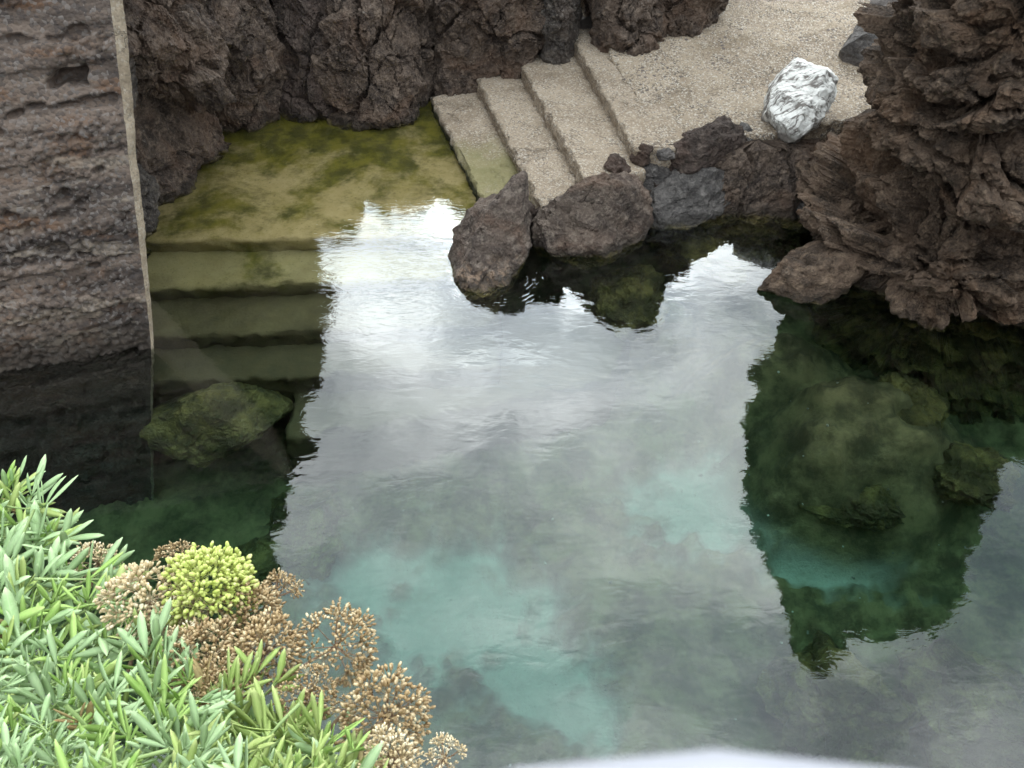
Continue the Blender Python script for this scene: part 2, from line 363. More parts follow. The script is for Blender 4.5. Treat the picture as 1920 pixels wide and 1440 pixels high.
def seabed_mat():
    m, nt, b = mat_new('sand_and_algae'); n = NB(nt)
    sand = n.mix(n.noise(9, 5, 0.6), (0.34, 0.345, 0.29), (0.54, 0.53, 0.45))
    sand = n.mix(n.math('MULTIPLY', n.rng(n.noise(60, 3), 0.6, 0.7), 0.3), sand, (0.2, 0.2, 0.16))
    alg = n.mix(n.rng(n.noise(4, 6, 0.65), 0.36, 0.66), (0.075, 0.066, 0.028), (0.25, 0.20, 0.09))
    c = n.mix(n.attr('sand'), alg, sand)
    dry = n.rng(n.z(), 0.05, 0.25)
    c = n.mix(dry, c, n.mix(n.noise(3, 5), (0.04, 0.033, 0.03), (0.11, 0.09, 0.075)))
    nt.links.new(c, b.inputs['Base Color']); b.inputs['Roughness'].default_value = 0.9
    nt.links.new(n.bump(n.noise(25, 7, 0.65), 0.03, 0.7), b.inputs['Normal'])
    return m
M['seabed'] = seabed_mat()

def water_mat():
    m, nt, b = mat_new('clear_pool_water'); n = NB(nt); nt.nodes.remove(b)
    out = [x for x in nt.nodes if x.type == 'OUTPUT_MATERIAL'][0]
    # calm surface: long soft swell, fine wind ripples, rings off the boulder
    h = n.math('MULTIPLY', n.noise(1.6, 3, 0.5, 0.4, n.map((1, 1.5, 1), (0, 0, 0.3))), 0.0026)
    h = n.math('ADD', h, n.math('MULTIPLY', n.noise(9, 3, 0.5, 0.5, n.map((0.8, 1.7, 1), (0, 0, -0.25))), 0.0006))
    patch = n.rng(n.noise(0.9, 3, 0.5, 0, n.map(loc=(0.3, 0.8, 0))), 0.46, 0.66)
    sx = n.N.new('ShaderNodeSeparateXYZ'); n.L.new(n.pos, sx.inputs[0])
    def near(x, y, r0, r1):
        dx = n.math('SUBTRACT', sx.outputs[0], x); dy = n.math('SUBTRACT', sx.outputs[1], y)
        d = n.math('SQRT', n.math('ADD', n.math('MULTIPLY', dx, dx), n.math('MULTIPLY', dy, dy)))
        return d, n.rng(d, r1, r0)
    d2, k2 = near(-0.75, 4.9, 0.35, 1.25)
    h = n.math('ADD', h, n.math('MULTIPLY', n.math('MULTIPLY', n.noise(15, 3, 0.55, 0.8, n.map((0.7, 1.6, 1), (0, 0, 0.4))), n.math('ADD', n.math('MULTIPLY', patch, 0.02), k2)), 0.0014))
    d1, k1 = near(-0.12, 4.72, 0.20, 0.48)
    ring = n.math('MULTIPLY', n.math('SINE', n.math('ADD', n.math('MULTIPLY', d1, 170.0), n.math('MULTIPLY', n.noise(5, 3), 14.0))), n.rng(n.noise(7, 3), 0.42, 0.6))
    h = n.math('ADD', h, n.math('MULTIPLY', n.math('MULTIPLY', ring, k1), 0.0006))
    bp = n.N.new('ShaderNodeBump'); bp.inputs['Distance'].default_value = 1.0; bp.inputs['Strength'].default_value = 1.0; n.L.new(h, bp.inputs['Height'])
    fr = n.N.new('ShaderNodeFresnel'); fr.inputs[0].default_value = 1.333; n.L.new(bp.outputs[0], fr.inputs['Normal'])
    gl = n.N.new('ShaderNodeBsdfGlossy'); gl.inputs['Roughness'].default_value = 0.012; gl.inputs['Color'].default_value = (1, 1, 1, 1); n.L.new(bp.outputs[0], gl.inputs['Normal'])
    rf = n.N.new('ShaderNodeBsdfRefraction'); rf.inputs['Roughness'].default_value = 0.0; rf.inputs['IOR'].default_value = 1.333; rf.inputs['Color'].default_value = (1, 1, 1, 1); n.L.new(bp.outputs[0], rf.inputs['Normal'])
    mx = n.N.new('ShaderNodeMixShader'); n.L.new(n.math('MINIMUM', n.math('MULTIPLY', fr.outputs[0], 2.7), 1.0), mx.inputs[0])
    n.L.new(rf.outputs[0], mx.inputs[1]); n.L.new(gl.outputs[0], mx.inputs[2]); n.L.new(mx.outputs[0], out.inputs['Surface'])
    va = n.N.new('ShaderNodeVolumeAbsorption'); va.inputs['Density'].default_value = 0.5; va.inputs['Color'].default_value = (0.26, 0.72, 0.63, 1)
    n.L.new(va.outputs[0], out.inputs['Volume'])
    return m
M['water'] = water_mat()

# ------------------------------------------------------------------ rock builders
def warp(P, f, a, seed, o=3): return P + a * np.stack([fbm(P * f, seed + 7 * i, o) for i in range(3)], 1)
def disp_basalt(P, N, seed, amp=1.0):
    Wp = warp(P, 1.7, 0.16, seed + 40)
    f1, f2, v, c = worley(Wp * np.array([1.5, 1.5, 1.1]), seed)
    d = 0.16 * (c[:, 0] - 0.5) + 0.16 * (v * (c - 0.5)).sum(1) - 0.10 * (1 - smooth(f2 - f1, 0.0, 0.06))
    d += 0.24 * chisel(Wp * np.array([2.1, 2.1, 1.5]), seed + 3, 1.3, 1.0)
    d += 0.11 * chisel(Wp * np.array([4.7, 4.7, 3.2]), seed + 4, 1.3, 1.0)
    f1, f2, v, c = worley(Wp * np.array([3.1, 3.1, 2.0]) + 3.3, seed + 5)
    d += -0.05 * (1 - smooth(f2 - f1, 0.0, 0.045)) * (c[:, 1] > 0.45) + 0.03 * (c[:, 0] - 0.5)
    return d * amp
def disp_basalt_fine(P, N, seed, amp=1.0):
    Q = warp(P, 5, 0.04, seed + 50, 3)
    d = 0.050 * chisel(Q * np.array([10, 10, 6.5]), seed + 11, 1.4, 0.9) + 0.024 * chisel(Q * np.array([23, 23, 16.]), seed + 12, 1.4, 0.9)
    f1, f2, v, c = worley(Q * np.array([8, 8, 5.]), seed + 7)
    d += -0.020 * (1 - smooth(f2 - f1, 0, 0.07)) * (c[:, 0] > 0.4) + 0.012 * fbm(P * 26, seed + 21, 3, 0.6)
    return d * amp
def disp_clinker(P, N, seed, amp=1.0):
    w = fbm(P * 1.2, seed + 60, 3); d = 0.10 * w
    Wp = P + np.stack([0.20 * fbm(P * 1.7, seed + 80, 3), 0.20 * fbm(P * 1.7, seed + 84, 3), 0.12 * fbm(P * 1.9, seed + 88, 3) + 0.05 * (P[:, 0] - 3)], 1)
    for q, (sx, sz, a) in enumerate(((1.05, 2.1, 1.0), (2.3, 4.8, 0.45))):
        f1, f2, v, c = worley(Wp * np.array([sx, sx, sz]) + 5.1 * q, seed + 1 + q)
        low = smooth(v[:, 2], 0.02, 0.45)                      # how far below the middle of its shelf a point lies
        d = d + a * (0.32 * (c[:, 0] - 0.5) + 0.08 * (v * (c - 0.5)).sum(1) - 0.30 * low * (0.35 + c[:, 1]) - 0.05 * (1 - smooth(f2 - f1, 0, 0.06)))
    d += 0.13 * chisel(Wp * np.array([3.0, 3.0, 4.0]), seed + 14, 1.3, 1.0, True)
    return d * amp
def disp_clinker_fine(P, N, seed, amp=1.0):
    rough = smooth(fbm(P * 1.9, seed + 71, 3), -0.6, -0.05); Q = warp(P, 8, 0.02, seed + 52, 2)
    d = (0.070 * chisel(Q * np.array([9, 9, 12.]), seed + 4, 1.2, 1.0, True) + 0.046 * chisel(Q * np.array([20, 20, 25.]), seed + 5, 1.2, 1.0, True) + 0.016 * chisel(Q * 46.0, seed + 6, 1.0, 1.0, True)) * (0.12 + 0.88 * rough)
    d += (0.050 * chisel(Q * np.array([6, 6, 8.]), seed + 7, 1.4, 0.9) + 0.022 * chisel(Q * np.array([17, 17, 21.]), seed + 8, 1.4, 0.9)) * (1.05 - rough)
    d += 0.010 * fbm(P * 30, seed + 9, 3, 0.6)
    return d * amp
STYLE = {'basalt': (disp_basalt, disp_basalt_fine), 'clinker': (disp_clinker, disp_clinker_fine)}

def rock_mass(name, rows, mat, style='basalt', seed=1, n=2.8, step=0.013, fine_top=1.7, amp=(1, 1), lean=(0, 0), extra=None, front=True):
    """rows: (z, x_min, x_max, y_front, y_back); a standing rock with superelliptic sections, displaced"""
    rows = np.array(rows, float); z0, z1 = rows[0, 0], rows[-1, 0]
    zs = [z0]
    while zs[-1] < z1:
        z = zs[-1]; zs.append(z + (step if -0.35 < z < fine_top else step * 3.2))
    zs = np.array(zs); zs[-1] = z1
    xl, xr, yf, yb = [np.interp(zs, rows[:, 0], rows[:, i]) for i in (1, 2, 3, 4)]
    for a in (xl, xr, yf, yb):
        k = 9; pad = np.pad(a, k, mode='edge'); a[:] = np.convolve(pad, np.ones(2 * k + 1) / (2 * k + 1), 'valid')
    wmax = max(xr - xl); dmax = max(yb - yf)
    per = 2 * (wmax + dmax) * 0.85
    # angles: dense towards the viewer (-y side), coarse behind
    na = 4000; th = np.linspace(0, 2 * math.pi, na, endpoint=False)
    px = np.sign(np.cos(th)) * np.abs(np.cos(th)) ** (2 / n) * wmax / 2; py = np.sign(np.sin(th)) * np.abs(np.sin(th)) ** (2 / n) * dmax / 2
    ds = np.hypot(np.roll(px, -1) - px, np.roll(py, -1) - py)
    wgt = np.where(py < 0.15 * dmax, 1.0, 0.22); cum = np.concatenate([[0], np.cumsum(ds * wgt)]); nu = max(24, int(cum[-1] / step))
    ths = np.interp(np.linspace(0, cum[-1], nu, endpoint=False), cum, np.linspace(0, 2 * math.pi, na + 1))
    ct = np.sign(np.cos(ths)) * np.abs(np.cos(ths)) ** (2 / n); st = np.sign(np.sin(ths)) * np.abs(np.sin(ths)) ** (2 / n)
    G = np.zeros((nu, len(zs), 3))
    G[:, :, 0] = (xl + xr) / 2 + ct[:, None] * (xr - xl) / 2; G[:, :, 1] = (yf + yb) / 2 + st[:, None] * (yb - yf) / 2; G[:, :, 2] = zs
    f_c, f_f = STYLE[style]
    N0 = grid_normals(G, True)
    for fn, a in ((f_c, amp[0]), (f_f, amp[1])):
        Nn = grid_normals(G, True) + (1.6 if style == 'clinker' else 0.5) * N0; Nn /= np.linalg.norm(Nn, axis=2, keepdims=True); P = G.reshape(-1, 3); d = fn(P, Nn.reshape(-1, 3), seed, a)
        if extra and fn is f_c: d = d + extra(P)
        G = G + Nn * d.reshape(nu, -1, 1)
    V = G.reshape(-1, 3); F = grid_faces(nu, len(zs), True)
    nz = len(zs); top = V.reshape(nu, nz, 3)[:, -1].mean(0) + [0, 0, 0.03]; bot = V.reshape(nu, nz, 3)[:, 0].mean(0)
    V = np.concatenate([V, [top, bot]]); i = np.arange(nu); i2 = (i + 1) % nu; a, b = nu * nz, nu * nz + 1
    F = np.concatenate([F, np.stack([i * nz + nz - 1, i2 * nz + nz - 1, np.full(nu, a), np.full(nu, a)], 1), np.stack([i2 * nz, i * nz, np.full(nu, b), np.full(nu, b)], 1)])
    me = quad_tri_mesh(name, V, F)
    return link(name, me, mat)
def quad_tri_mesh(name, V, F):
    tri = F[:, 2] == F[:, 3]; Q = F[~tri]; T = F[tri][:, :3]
    me = bpy.data.meshes.new(name); me.vertices.add(len(V)); me.vertices.foreach_set('co', np.ascontiguousarray(V, np.float32).ravel())
    idx = np.concatenate([Q.ravel(), T.ravel()]).astype(np.int32); tot = np.concatenate([np.full(len(Q), 4), np.full(len(T), 3)]).astype(np.int32)
    me.loops.add(len(idx)); me.loops.foreach_set('vertex_index', idx); me.polygons.add(len(tot))
    me.polygons.foreach_set('loop_start', np.concatenate([[0], np.cumsum(tot)[:-1]]).astype(np.int32)); me.polygons.foreach_set('loop_total', tot)
    me.polygons.foreach_set('use_smooth', np.zeros(len(tot), bool)); me.update(calc_edges=True); return me

def boulder(name, c, size, rot=(0, 0, 0), seed=1, mat=None, cuts=9, sub=5, rough=1.0, depth=(0.62, 0.9), pull=None, clink=0.0):
    """an angular boulder: an ellipsoid cut by random planes, then weathered; size = half axes"""
    rg = np.random.default_rng(seed); V, F = ico(sub); V = V.copy()
    for k in range(cuts):
        nn = rg.normal(size=3); nn /= np.linalg.norm(nn); dd = rg.uniform(*depth)
        ex = np.maximum(V @ nn - dd, 0); V = V - 0.96 * ex[:, None] * nn
    if pull is not None:
        for pv, amt, sharp in pull:
            pv = np.array(pv, float); pv /= np.linalg.norm(pv); q = V / np.linalg.norm(V, axis=1, keepdims=True)
            V = V + pv * (amt * np.clip(q @ pv, 0, 1) ** sharp)[:, None]
    V = V * np.array(size); Mr = np.array(Matrix.Rotation(rot[2], 3, 'Z') @ Matrix.Rotation(rot[1], 3, 'Y') @ Matrix.Rotation(rot[0], 3, 'X'))
    V = V @ Mr.T
    q = V / np.maximum(np.linalg.norm(V, axis=1, keepdims=True), 1e-6); s = float(np.mean(size)); X = V + np.array(c)
    d = 0.10 * s * fbm(X * (1.1 / s), seed, 3) + 0.16 * s * chisel(X * (1.9 / s), seed + 5, 1.4, 0.9) + 0.07 * s * chisel(X * (4.4 / s), seed + 6, 1.4, 0.9)
    d += 0.030 * chisel(X * 15, seed + 9, 1.4, 0.9) + 0.014 * chisel(X * 34, seed + 19, 1.4, 0.9) + 0.006 * fbm(X * 30, seed + 3, 2)
    f1, f2, v, cc = worley(X * (2.0 / s), seed + 21); d -= 0.05 * s * (1 - smooth(f2 - f1, 0, 0.05)) * (cc[:, 0] > 0.5)
    if clink:
        f1, _, _, _ = worley(X * 13, seed + 29); d += clink * (0.04 * np.sqrt(np.clip(1 - (f1 / .85) ** 2, 0, 1)) - 0.02)
    X = X + q * (d * rough)[:, None]
    o = link(name, raw_mesh(name, X - np.array(c), F, sm=False), mat, loc=c)
    return o

# ------------------------------------------------------------------ ground and sea floor: one sheet to the horizon
def spaced(a, b, step, far):
    x = list(np.arange(a, b + 1e-6, step)); s = step
    lo, hi = [a], [b]
    while hi[-1] < far: s *= 1.35; hi.append(hi[-1] + s)
    s = step
    while lo[-1] > -far: s *= 1.35; lo.append(lo[-1] - s)
    return np.array(lo[:0:-1] + x + hi[1:])
gx, gy = spaced(-4.5, 5.5, 0.035, 320), spaced(0.2, 8.6, 0.035, 320)
GX, GY = np.meshgrid(gx, gy, indexing='ij'); P2 = np.stack([GX.ravel(), GY.ravel(), np.zeros(GX.size)], 1)
def blob(px, py, depth, rx, ry, ang=0):
    c = U(px, py, depth); dx, dy = P2[:, 0] - c[0], P2[:, 1] - c[1]
    u = dx * math.cos(ang) + dy * math.sin(ang); w = -dx * math.sin(ang) + dy * math.cos(ang)
    return 1 - np.sqrt((u / rx) ** 2 + (w / ry) ** 2)
sd = np.maximum.reduce([blob(860, 1170, 1.7, 0.95, 0.60, -0.2), blob(1010, 1270, 1.7, 0.5, 0.42), blob(1330, 960, 1.7, 0.62, 0.52, 0.3), blob(1520, 1050, 1.7, 0.55, 0.34, -0.3), blob(700, 1080, 1.7, 0.5, 0.3), blob(1080, 1340, 1.7, 0.3, 0.3)])
sd = smooth(sd + 0.5 * fbm(P2 * 1.8, 5, 4) + 0.42 * fbm(P2 * 6, 8, 4, 0.6), -0.15, 0.55)
zb = -1.75 + 0.12 * fbm(P2 * 0.7, 3, 3) + (1 - sd) * (0.10 + 0.16 * ridged(P2 * 2.3, 6, 3) * 0.5 + 0.05 * fbm(P2 * 11, 9, 3))
X_, Y_ = P2[:, 0], P2[:, 1]
rim = np.maximum.reduce([smooth(Y_, 6.9, 8.3), smooth(-X_, 3.1, 4.6) * smooth(Y_, 3.2, 4.6), smooth(X_, 3.6, 5.2) * smooth(Y_, 4.6, 6.0), smooth(-Y_, -0.5, 1.2), smooth(X_, 9, 14), smooth(-X_, 9, 14)])
mound = np.maximum.reduce([smooth(blob(1640, 800, 0.8, 1.15, 0.95, 0.3), 0, 0.8), 0.75 * smooth(blob(1480, 640, 0.6, 0.8, 0.6), 0, 0.8), 0.7 * smooth(blob(1180, 540, 0.6, 0.9, 0.5), 0, 0.7)])
sd = sd * (1 - smooth(mound, 0.05, 0.3))
zb = zb + mound * (0.85 + 0.25 * chisel(P2 * 2.2, 4) + 0.10 * chisel(P2 * 6, 7) + 0.05 * fbm(P2 * 9, 4, 3))
rim2 = smooth(X_ * 0.55 + Y_, 5.6, 7.2) * 0.55
zb = zb + np.maximum(rim * 2.2, rim2 * 1.5) + 0.25 * rim * fbm(P2 * 0.9, 12, 4)
gm_ = raw_mesh('ground', np.stack([X_, Y_, zb], 1), grid_faces(len(gx), len(gy))); attr(gm_, 'sand', sd)
struct(link('ground', gm_, M['seabed']))

# the water: a closed body, its top at z = 0
def build_water():
    bm = bmesh.new(); bmesh.ops.create_cube(bm, size=1)
    for v in bm.verts: v.co = (v.co.x * 600, v.co.y * 600 + 170, -4 if v.co.z < 0 else 0.0)
    me = bpy.data.meshes.new('water'); bm.to_mesh(me); bm.free(); return struct(link('water', me, M['water']))
build_water()

def build_pebbles():
    rg = np.random.default_rng(8); V0, F0 = ico(2); Vs, Fs, k = [], [], 0; zi = zb.reshape(len(gx), len(gy))
    for q in range(260):
        x, y = rg.uniform(-2.0, 3.2), rg.uniform(1.2, 4.4); r = rg.uniform(0.003, 0.010)
        z = zi[np.searchsorted(gx, x), np.searchsorted(gy, y)]; V = V0 * rg.uniform(0.6, 1.2, 3) * r; V = V * (1 + 0.25 * perlin(V0 * 1.3 + q, 5))[:, None]
        Vs.append(V + [x, y, z + 0.2 * r]); Fs.append(F0 + k); k += len(V)
    m, nt, b = mat_new('pale_pebbles'); n = NB(nt); nt.links.new(n.mix(n.rng(n.noise(7, 3), 0.4, 0.6), (0.12, 0.11, 0.08), (0.48, 0.46, 0.40)), b.inputs['Base Color']); b.inputs['Roughness'].default_value = 0.9
    o = link('seabed_pebbles', raw_mesh('seabed_pebbles', np.concatenate(Vs), np.concatenate(Fs)), m); o['kind'] = 'stuff'; o['label'] = 'small pale pebbles scattered over the pool floor'; o['category'] = 'pebbles'
build_pebbles()

# ------------------------------------------------------------------ concrete: slabs with worn edges
def slab(name, corners, thick, mat, parent=None, step=0.03, seed=1, wear=0.012, tilt=None, zfun=None, r=0.02):
    """corners: four (x, y) anticlockwise from above; z from corners' third value. A worn block with a gridded top and skirts."""
    A, B, C_, D = [np.array(c, float) for c in corners]
    nu = max(4, int(max(np.linalg.norm(B - A), np.linalg.norm(C_ - D)) / step)); nv = max(4, int(max(np.linalg.norm(D - A), np.linalg.norm(C_ - B)) / step))
    u = np.linspace(0, 1, nu); v = np.linspace(0, 1, nv); Ug, Vg = np.meshgrid(u, v, indexing='ij'); Ug, Vg = Ug[..., None], Vg[..., None]
    G = A * (1 - Ug) * (1 - Vg) + B * Ug * (1 - Vg) + C_ * Ug * Vg + D * (1 - Ug) * Vg
    P = G.reshape(-1, 3); d = 0.5 * wear * fbm(P * 3, seed, 3) + 0.25 * wear * fbm(P * 18, seed + 3, 3)
    if zfun is not None: d = d + zfun(P)
    G[:, :, 2] += d.reshape(nu, nv)
    # skirt rings: rounded nosing, then down
    bi = [(i, 0) for i in range(nu)] + [(nu - 1, j) for j in range(1, nv)] + [(i, nv - 1) for i in range(nu - 2, -1, -1)] + [(0, j) for j in range(nv - 2, 0, -1)]
    edge = np.array([G[i, j] for i, j in bi]); cen = G.reshape(-1, 3).mean(0); ne = len(bi)
    tan = np.roll(edge, -1, 0) - np.roll(edge, 1, 0); out = np.stack([tan[:, 1], -tan[:, 0], 0 * tan[:, 0]], 1); out /= np.maximum(np.linalg.norm(out, axis=1, keepdims=True), 1e-9)
    nk = max(3, int(thick / step)); rings = []
    for q, (o_, dz) in enumerate([(0.35 * r, -0.12 * r), (0.75 * r, -0.45 * r), (r, -r)] + [(r, -r - (thick - r) * (k + 1) / nk) for k in range(nk)]):
        p = edge + out * o_ + [0, 0, dz]; w = wear * 1.3 * fbm(p * 9, seed + 7, 3) + wear * 0.8 * perlin(p * 40, seed + 8)
        w = w - 1.6 * wear * np.clip(perlin(p * 5, seed + 15) - 0.25, 0, 1) * (2.0 if q < 3 else 0.6)
        rings.append(p + out * w[:, None])
    V = np.concatenate([G.reshape(-1, 3)] + rings); F = [grid_faces(nu, nv)]; prev = np.array([i * nv + j for i, j in bi]); base = nu * nv
    for q in range(len(rings)):
        cur = base + q * ne + np.arange(ne); F.append(np.stack([prev, cur, np.roll(cur, -1), np.roll(prev, -1)], 1)); prev = cur
    return link(name, raw_mesh(name, V, np.concatenate(F)), mat, parent)

stairs = tag(link('concrete_stairs', None, loc=(0, 0, 0)), 'worn tan concrete stairs of four steps rising from the green ledge to the platform', 'stairs')
e = [(W(820, 200, z=.10), W(912, 378, z=.10)), (W(903, 157, z=.23), W(1012, 372, z=.23)), (W(986, 131, z=.36), W(1100, 335, z=.36)), (W(1075, 66, z=.49), W(1190, 270, z=.49))]
def ext(a, b, f0, f1): return a - (b - a) * f0, b + (b - a) * f1
for i, (a, b) in enumerate(e[:3]):
    a, b = ext(a, b, 0.12, 0.08); a2, b2 = ext(*e[i + 1], 0.12, 0.08); z = a[2]
    # each step reaches 3 cm under the next one
    dd = np.array([0.03, 0.008, 0]); A2 = np.array([a2[0], a2[1], z]) + dd; B2 = np.array([b2[0], b2[1], z]) + dd
    slab('step', [a, b, B2, A2][::1], 0.32, M['steps'], stairs, 0.018, 30 + i, 0.020)
a, b = ext(*e[3], 0.45, 0.03); right = np.array([0.44, 0.05, 0])
slab('step', [a, b, b + right, a + right], 0.42, M['steps'], stairs, 0.02, 36, 0.016)
# the platform beyond, a rough slab that rises to the back
pf = [a + right + [-0.2, 0, -0.008], b + right + [-0.2, 0.0, -0.008], np.array([3.3, 6.15, .50]), np.array([3.6, 10.0, .50])]
plat = slab('platform', pf, 0.5, M['platform'], None, 0.025, 41, 0.03, zfun=lambda P: 0.075 * np.clip(P[:, 1] - 6.6, 0, 9) ** 1.2 + 0.05 * np.clip(P[:, 0] - 1.9, 0, 9) + 0.014 * smooth(P[:, 0], 1.5, 1.9) + 0.012 * ridged(P * 2.1, 4, 2) * smooth(P[:, 0], 1.3, 1.8))
struct(plat)

# steps under water: the mossy ledge and the flights that go down from it
sub = tag(link('submerged_stairs', None), 'mossy green concrete ledge and steps going down under the water', 'stairs')
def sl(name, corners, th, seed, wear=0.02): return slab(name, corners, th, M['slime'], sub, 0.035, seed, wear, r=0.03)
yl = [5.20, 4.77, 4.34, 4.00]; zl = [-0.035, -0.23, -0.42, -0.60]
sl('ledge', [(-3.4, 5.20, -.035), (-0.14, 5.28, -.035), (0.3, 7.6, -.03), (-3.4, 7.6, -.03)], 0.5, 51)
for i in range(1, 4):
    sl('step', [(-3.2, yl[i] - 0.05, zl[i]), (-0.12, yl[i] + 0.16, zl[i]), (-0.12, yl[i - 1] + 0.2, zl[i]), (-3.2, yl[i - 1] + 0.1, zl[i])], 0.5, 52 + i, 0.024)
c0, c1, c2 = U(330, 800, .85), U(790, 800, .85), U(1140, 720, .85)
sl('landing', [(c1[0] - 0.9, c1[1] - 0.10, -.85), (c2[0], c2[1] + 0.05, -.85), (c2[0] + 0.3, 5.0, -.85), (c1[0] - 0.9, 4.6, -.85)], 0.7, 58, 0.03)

# ------------------------------------------------------------------ the rubble-concrete wall by the water
wall = tag(link('concrete_wall', None, loc=(-2.39, 3.93, 0)), 'layered brown rubble concrete wall standing in the water beside the cliff', 'wall')
def build_wall():
    A0 = W(285, 655, z=0); A1 = W(207, 0, y=4.6); ed = (A1 - A0) / A1[2]              # edge direction per metre of height
    L0 = W(0, 700, z=0); al = (L0 - A0); al /= np.linalg.norm(al)                       # along the face, to the far end
    us = np.concatenate([np.arange(0, 1.5, 0.009), np.arange(1.5, 4.2, 0.05)])
    zs = np.concatenate([np.arange(-2.0, -0.2, 0.05), np.arange(-0.2, 2.25, 0.009), np.arange(2.25, 2.5, 0.05)])
    G = A0 + us[:, None, None] * al + zs[None, :, None] * ed
    nrm = np.cross(al, ed); nrm /= np.linalg.norm(nrm)
    if nrm[1] > 0: nrm = -nrm
    uu, zz = np.meshgrid(us, zs, indexing='ij'); Q = np.stack([uu.ravel(), zz.ravel(), 0 * uu.ravel()], 1)
    warp_ = 0.08 * fbm(Q * np.array([1.6, 1.6, 1]), 3, 4)
    zl_ = Q[:, 1] + warp_ + 0.05 * Q[:, 0]
    k = np.floor(zl_ / 0.155); fr = zl_ / 0.155 - k; kk = k.astype(np.int64) + 99
    rnd = _c(_h(kk, kk * 0 + 1, kk * 0 + 2, 4), 0); rnd2 = _c(_h(kk, kk * 0 + 5, kk * 0 + 2, 4), 10)
    smoothband = smooth(fbm(np.stack([Q[:, 0] * 1.6, k * 1.7, Q[:, 1] * 2], 1), 9, 2) + (rnd2 - 0.5) * 0.7, -0.05, 0.25)
    d = 0.030 * (rnd - 0.5) - 0.012 * (1 - smooth(np.minimum(fr, 1 - fr), 0.0, 0.12)) * np.clip(0.4 + 1.5 * perlin(Q * 3, 12), 0, 1) + 0.026 * fbm(Q * np.array([2.4, 5, 1]), 14, 4)
    f1, f2, v, c = worley(np.stack([Q[:, 0] * 26, Q[:, 1] * 30, 0 * Q[:, 0]], 1), 6)
    d += (1 - smoothband) * (0.032 * np.sqrt(np.clip(1 - (f1 / .8) ** 2, 0, 1)) + 0.012 * (c[:, 0] - 0.5) - 0.020)
    f1, f2, v, c = worley(np.stack([Q[:, 0] * 9, Q[:, 1] * 13, 0 * Q[:, 0]], 1), 16)
    d += (1 - smoothband) * 0.03 * (c[:, 1] - 0.6) * smooth(f2 - f1, 0, 0.2)
    d -= 0.05 * smooth(fbm(Q * np.array([4, 9, 1.]), 18, 3), 0.28, 0.5)
    hole = W(30, 140, y=4.45); hu = (hole - A0) @ al; hz = hole[2]
    hb = np.maximum(np.abs(Q[:, 0] - hu) / 0.105, np.abs(Q[:, 1] - hz) / 0.052)
    d -= 0.16 * (1 - smooth(hb + 0.55 * perlin(Q * 14, 2), 0.6, 1.05))
    d *= smooth(Q[:, 0], 0.0, 0.04) * 0.9 + 0.1
    G = G + nrm * d.reshape(len(us), len(zs), 1)
    nu, nz = len(us), len(zs); back = G[:, -1] + np.array([0, 1.0, 0.0]); V = np.concatenate([G.reshape(-1, 3), back])
    F = grid_faces(nu, nz); i = np.arange(nu - 1)
    F = np.concatenate([F, np.stack([i * nz + nz - 1, (i + 1) * nz + nz - 1, nu * nz + i + 1, nu * nz + i], 1)])
    if np.cross(al, ed)[1] > 0: F = F[:, ::-1]
    V = V - np.array([-2.39, 3.93, 0])
    link('wall_face', raw_mesh('wall_face', V, F), M['wall'], wall)
    # the pale corner: a strip of smoother concrete, 8 cm at the top, narrowing to the water, that wraps the end of the wall
    zs2 = np.arange(-2.0, 2.46, 0.02); prof = []
    for z in zs2:
        w = np.interp(z, [0, 0.9, 2.0, 4], [0.012, 0.040, 0.066, 0.07]); p = A0 + ed * z; w *= 1 + 0.2 * float(fbm(np.array([[z * 7, 0.5, 0.3]]), 9, 3)[0]); p = p - al * 0.005 * float(fbm(np.array([[z * 9, 3.5, 1.3]]), 4, 3)[0])
        prof.append([p + nrm * -0.03 + al * 0.015, p + nrm * 0.004, p + nrm * 0.002 - al * w * 0.5 + [0, 0.02, 0], p - al * w * 0.95 + [-0.01, 0.04, 0], p - al * w * 0.9 + np.array([-0.25, 0.6, 0]), p + np.array([-0.75, 1.2, 0])])
    G2 = np.array(prof).transpose(1, 0, 2); G3 = []
    for q in range(len(G2) - 1):
        for t in np.linspace(0, 1, 7)[:-1]: G3.append(G2[q] * (1 - t) + G2[q + 1] * t)
    G3.append(G2[-1]); G3 = np.array(G3); Pn = G3.reshape(-1, 3)
    G3 = G3 + (0.010 * fbm(Pn * 14, 5, 3) + 0.005 * fbm(Pn * np.array([90, 90, 6.]), 8, 2)).reshape(G3.shape[0], -1, 1) * np.array([0.8, -0.6, 0])
    link('corner_strip', raw_mesh('corner_strip', G3.reshape(-1, 3) - np.array([-2.39, 3.93, 0]), grid_faces(G3.shape[0], G3.shape[1], flip=True)), M['corner'], wall)
build_wall()

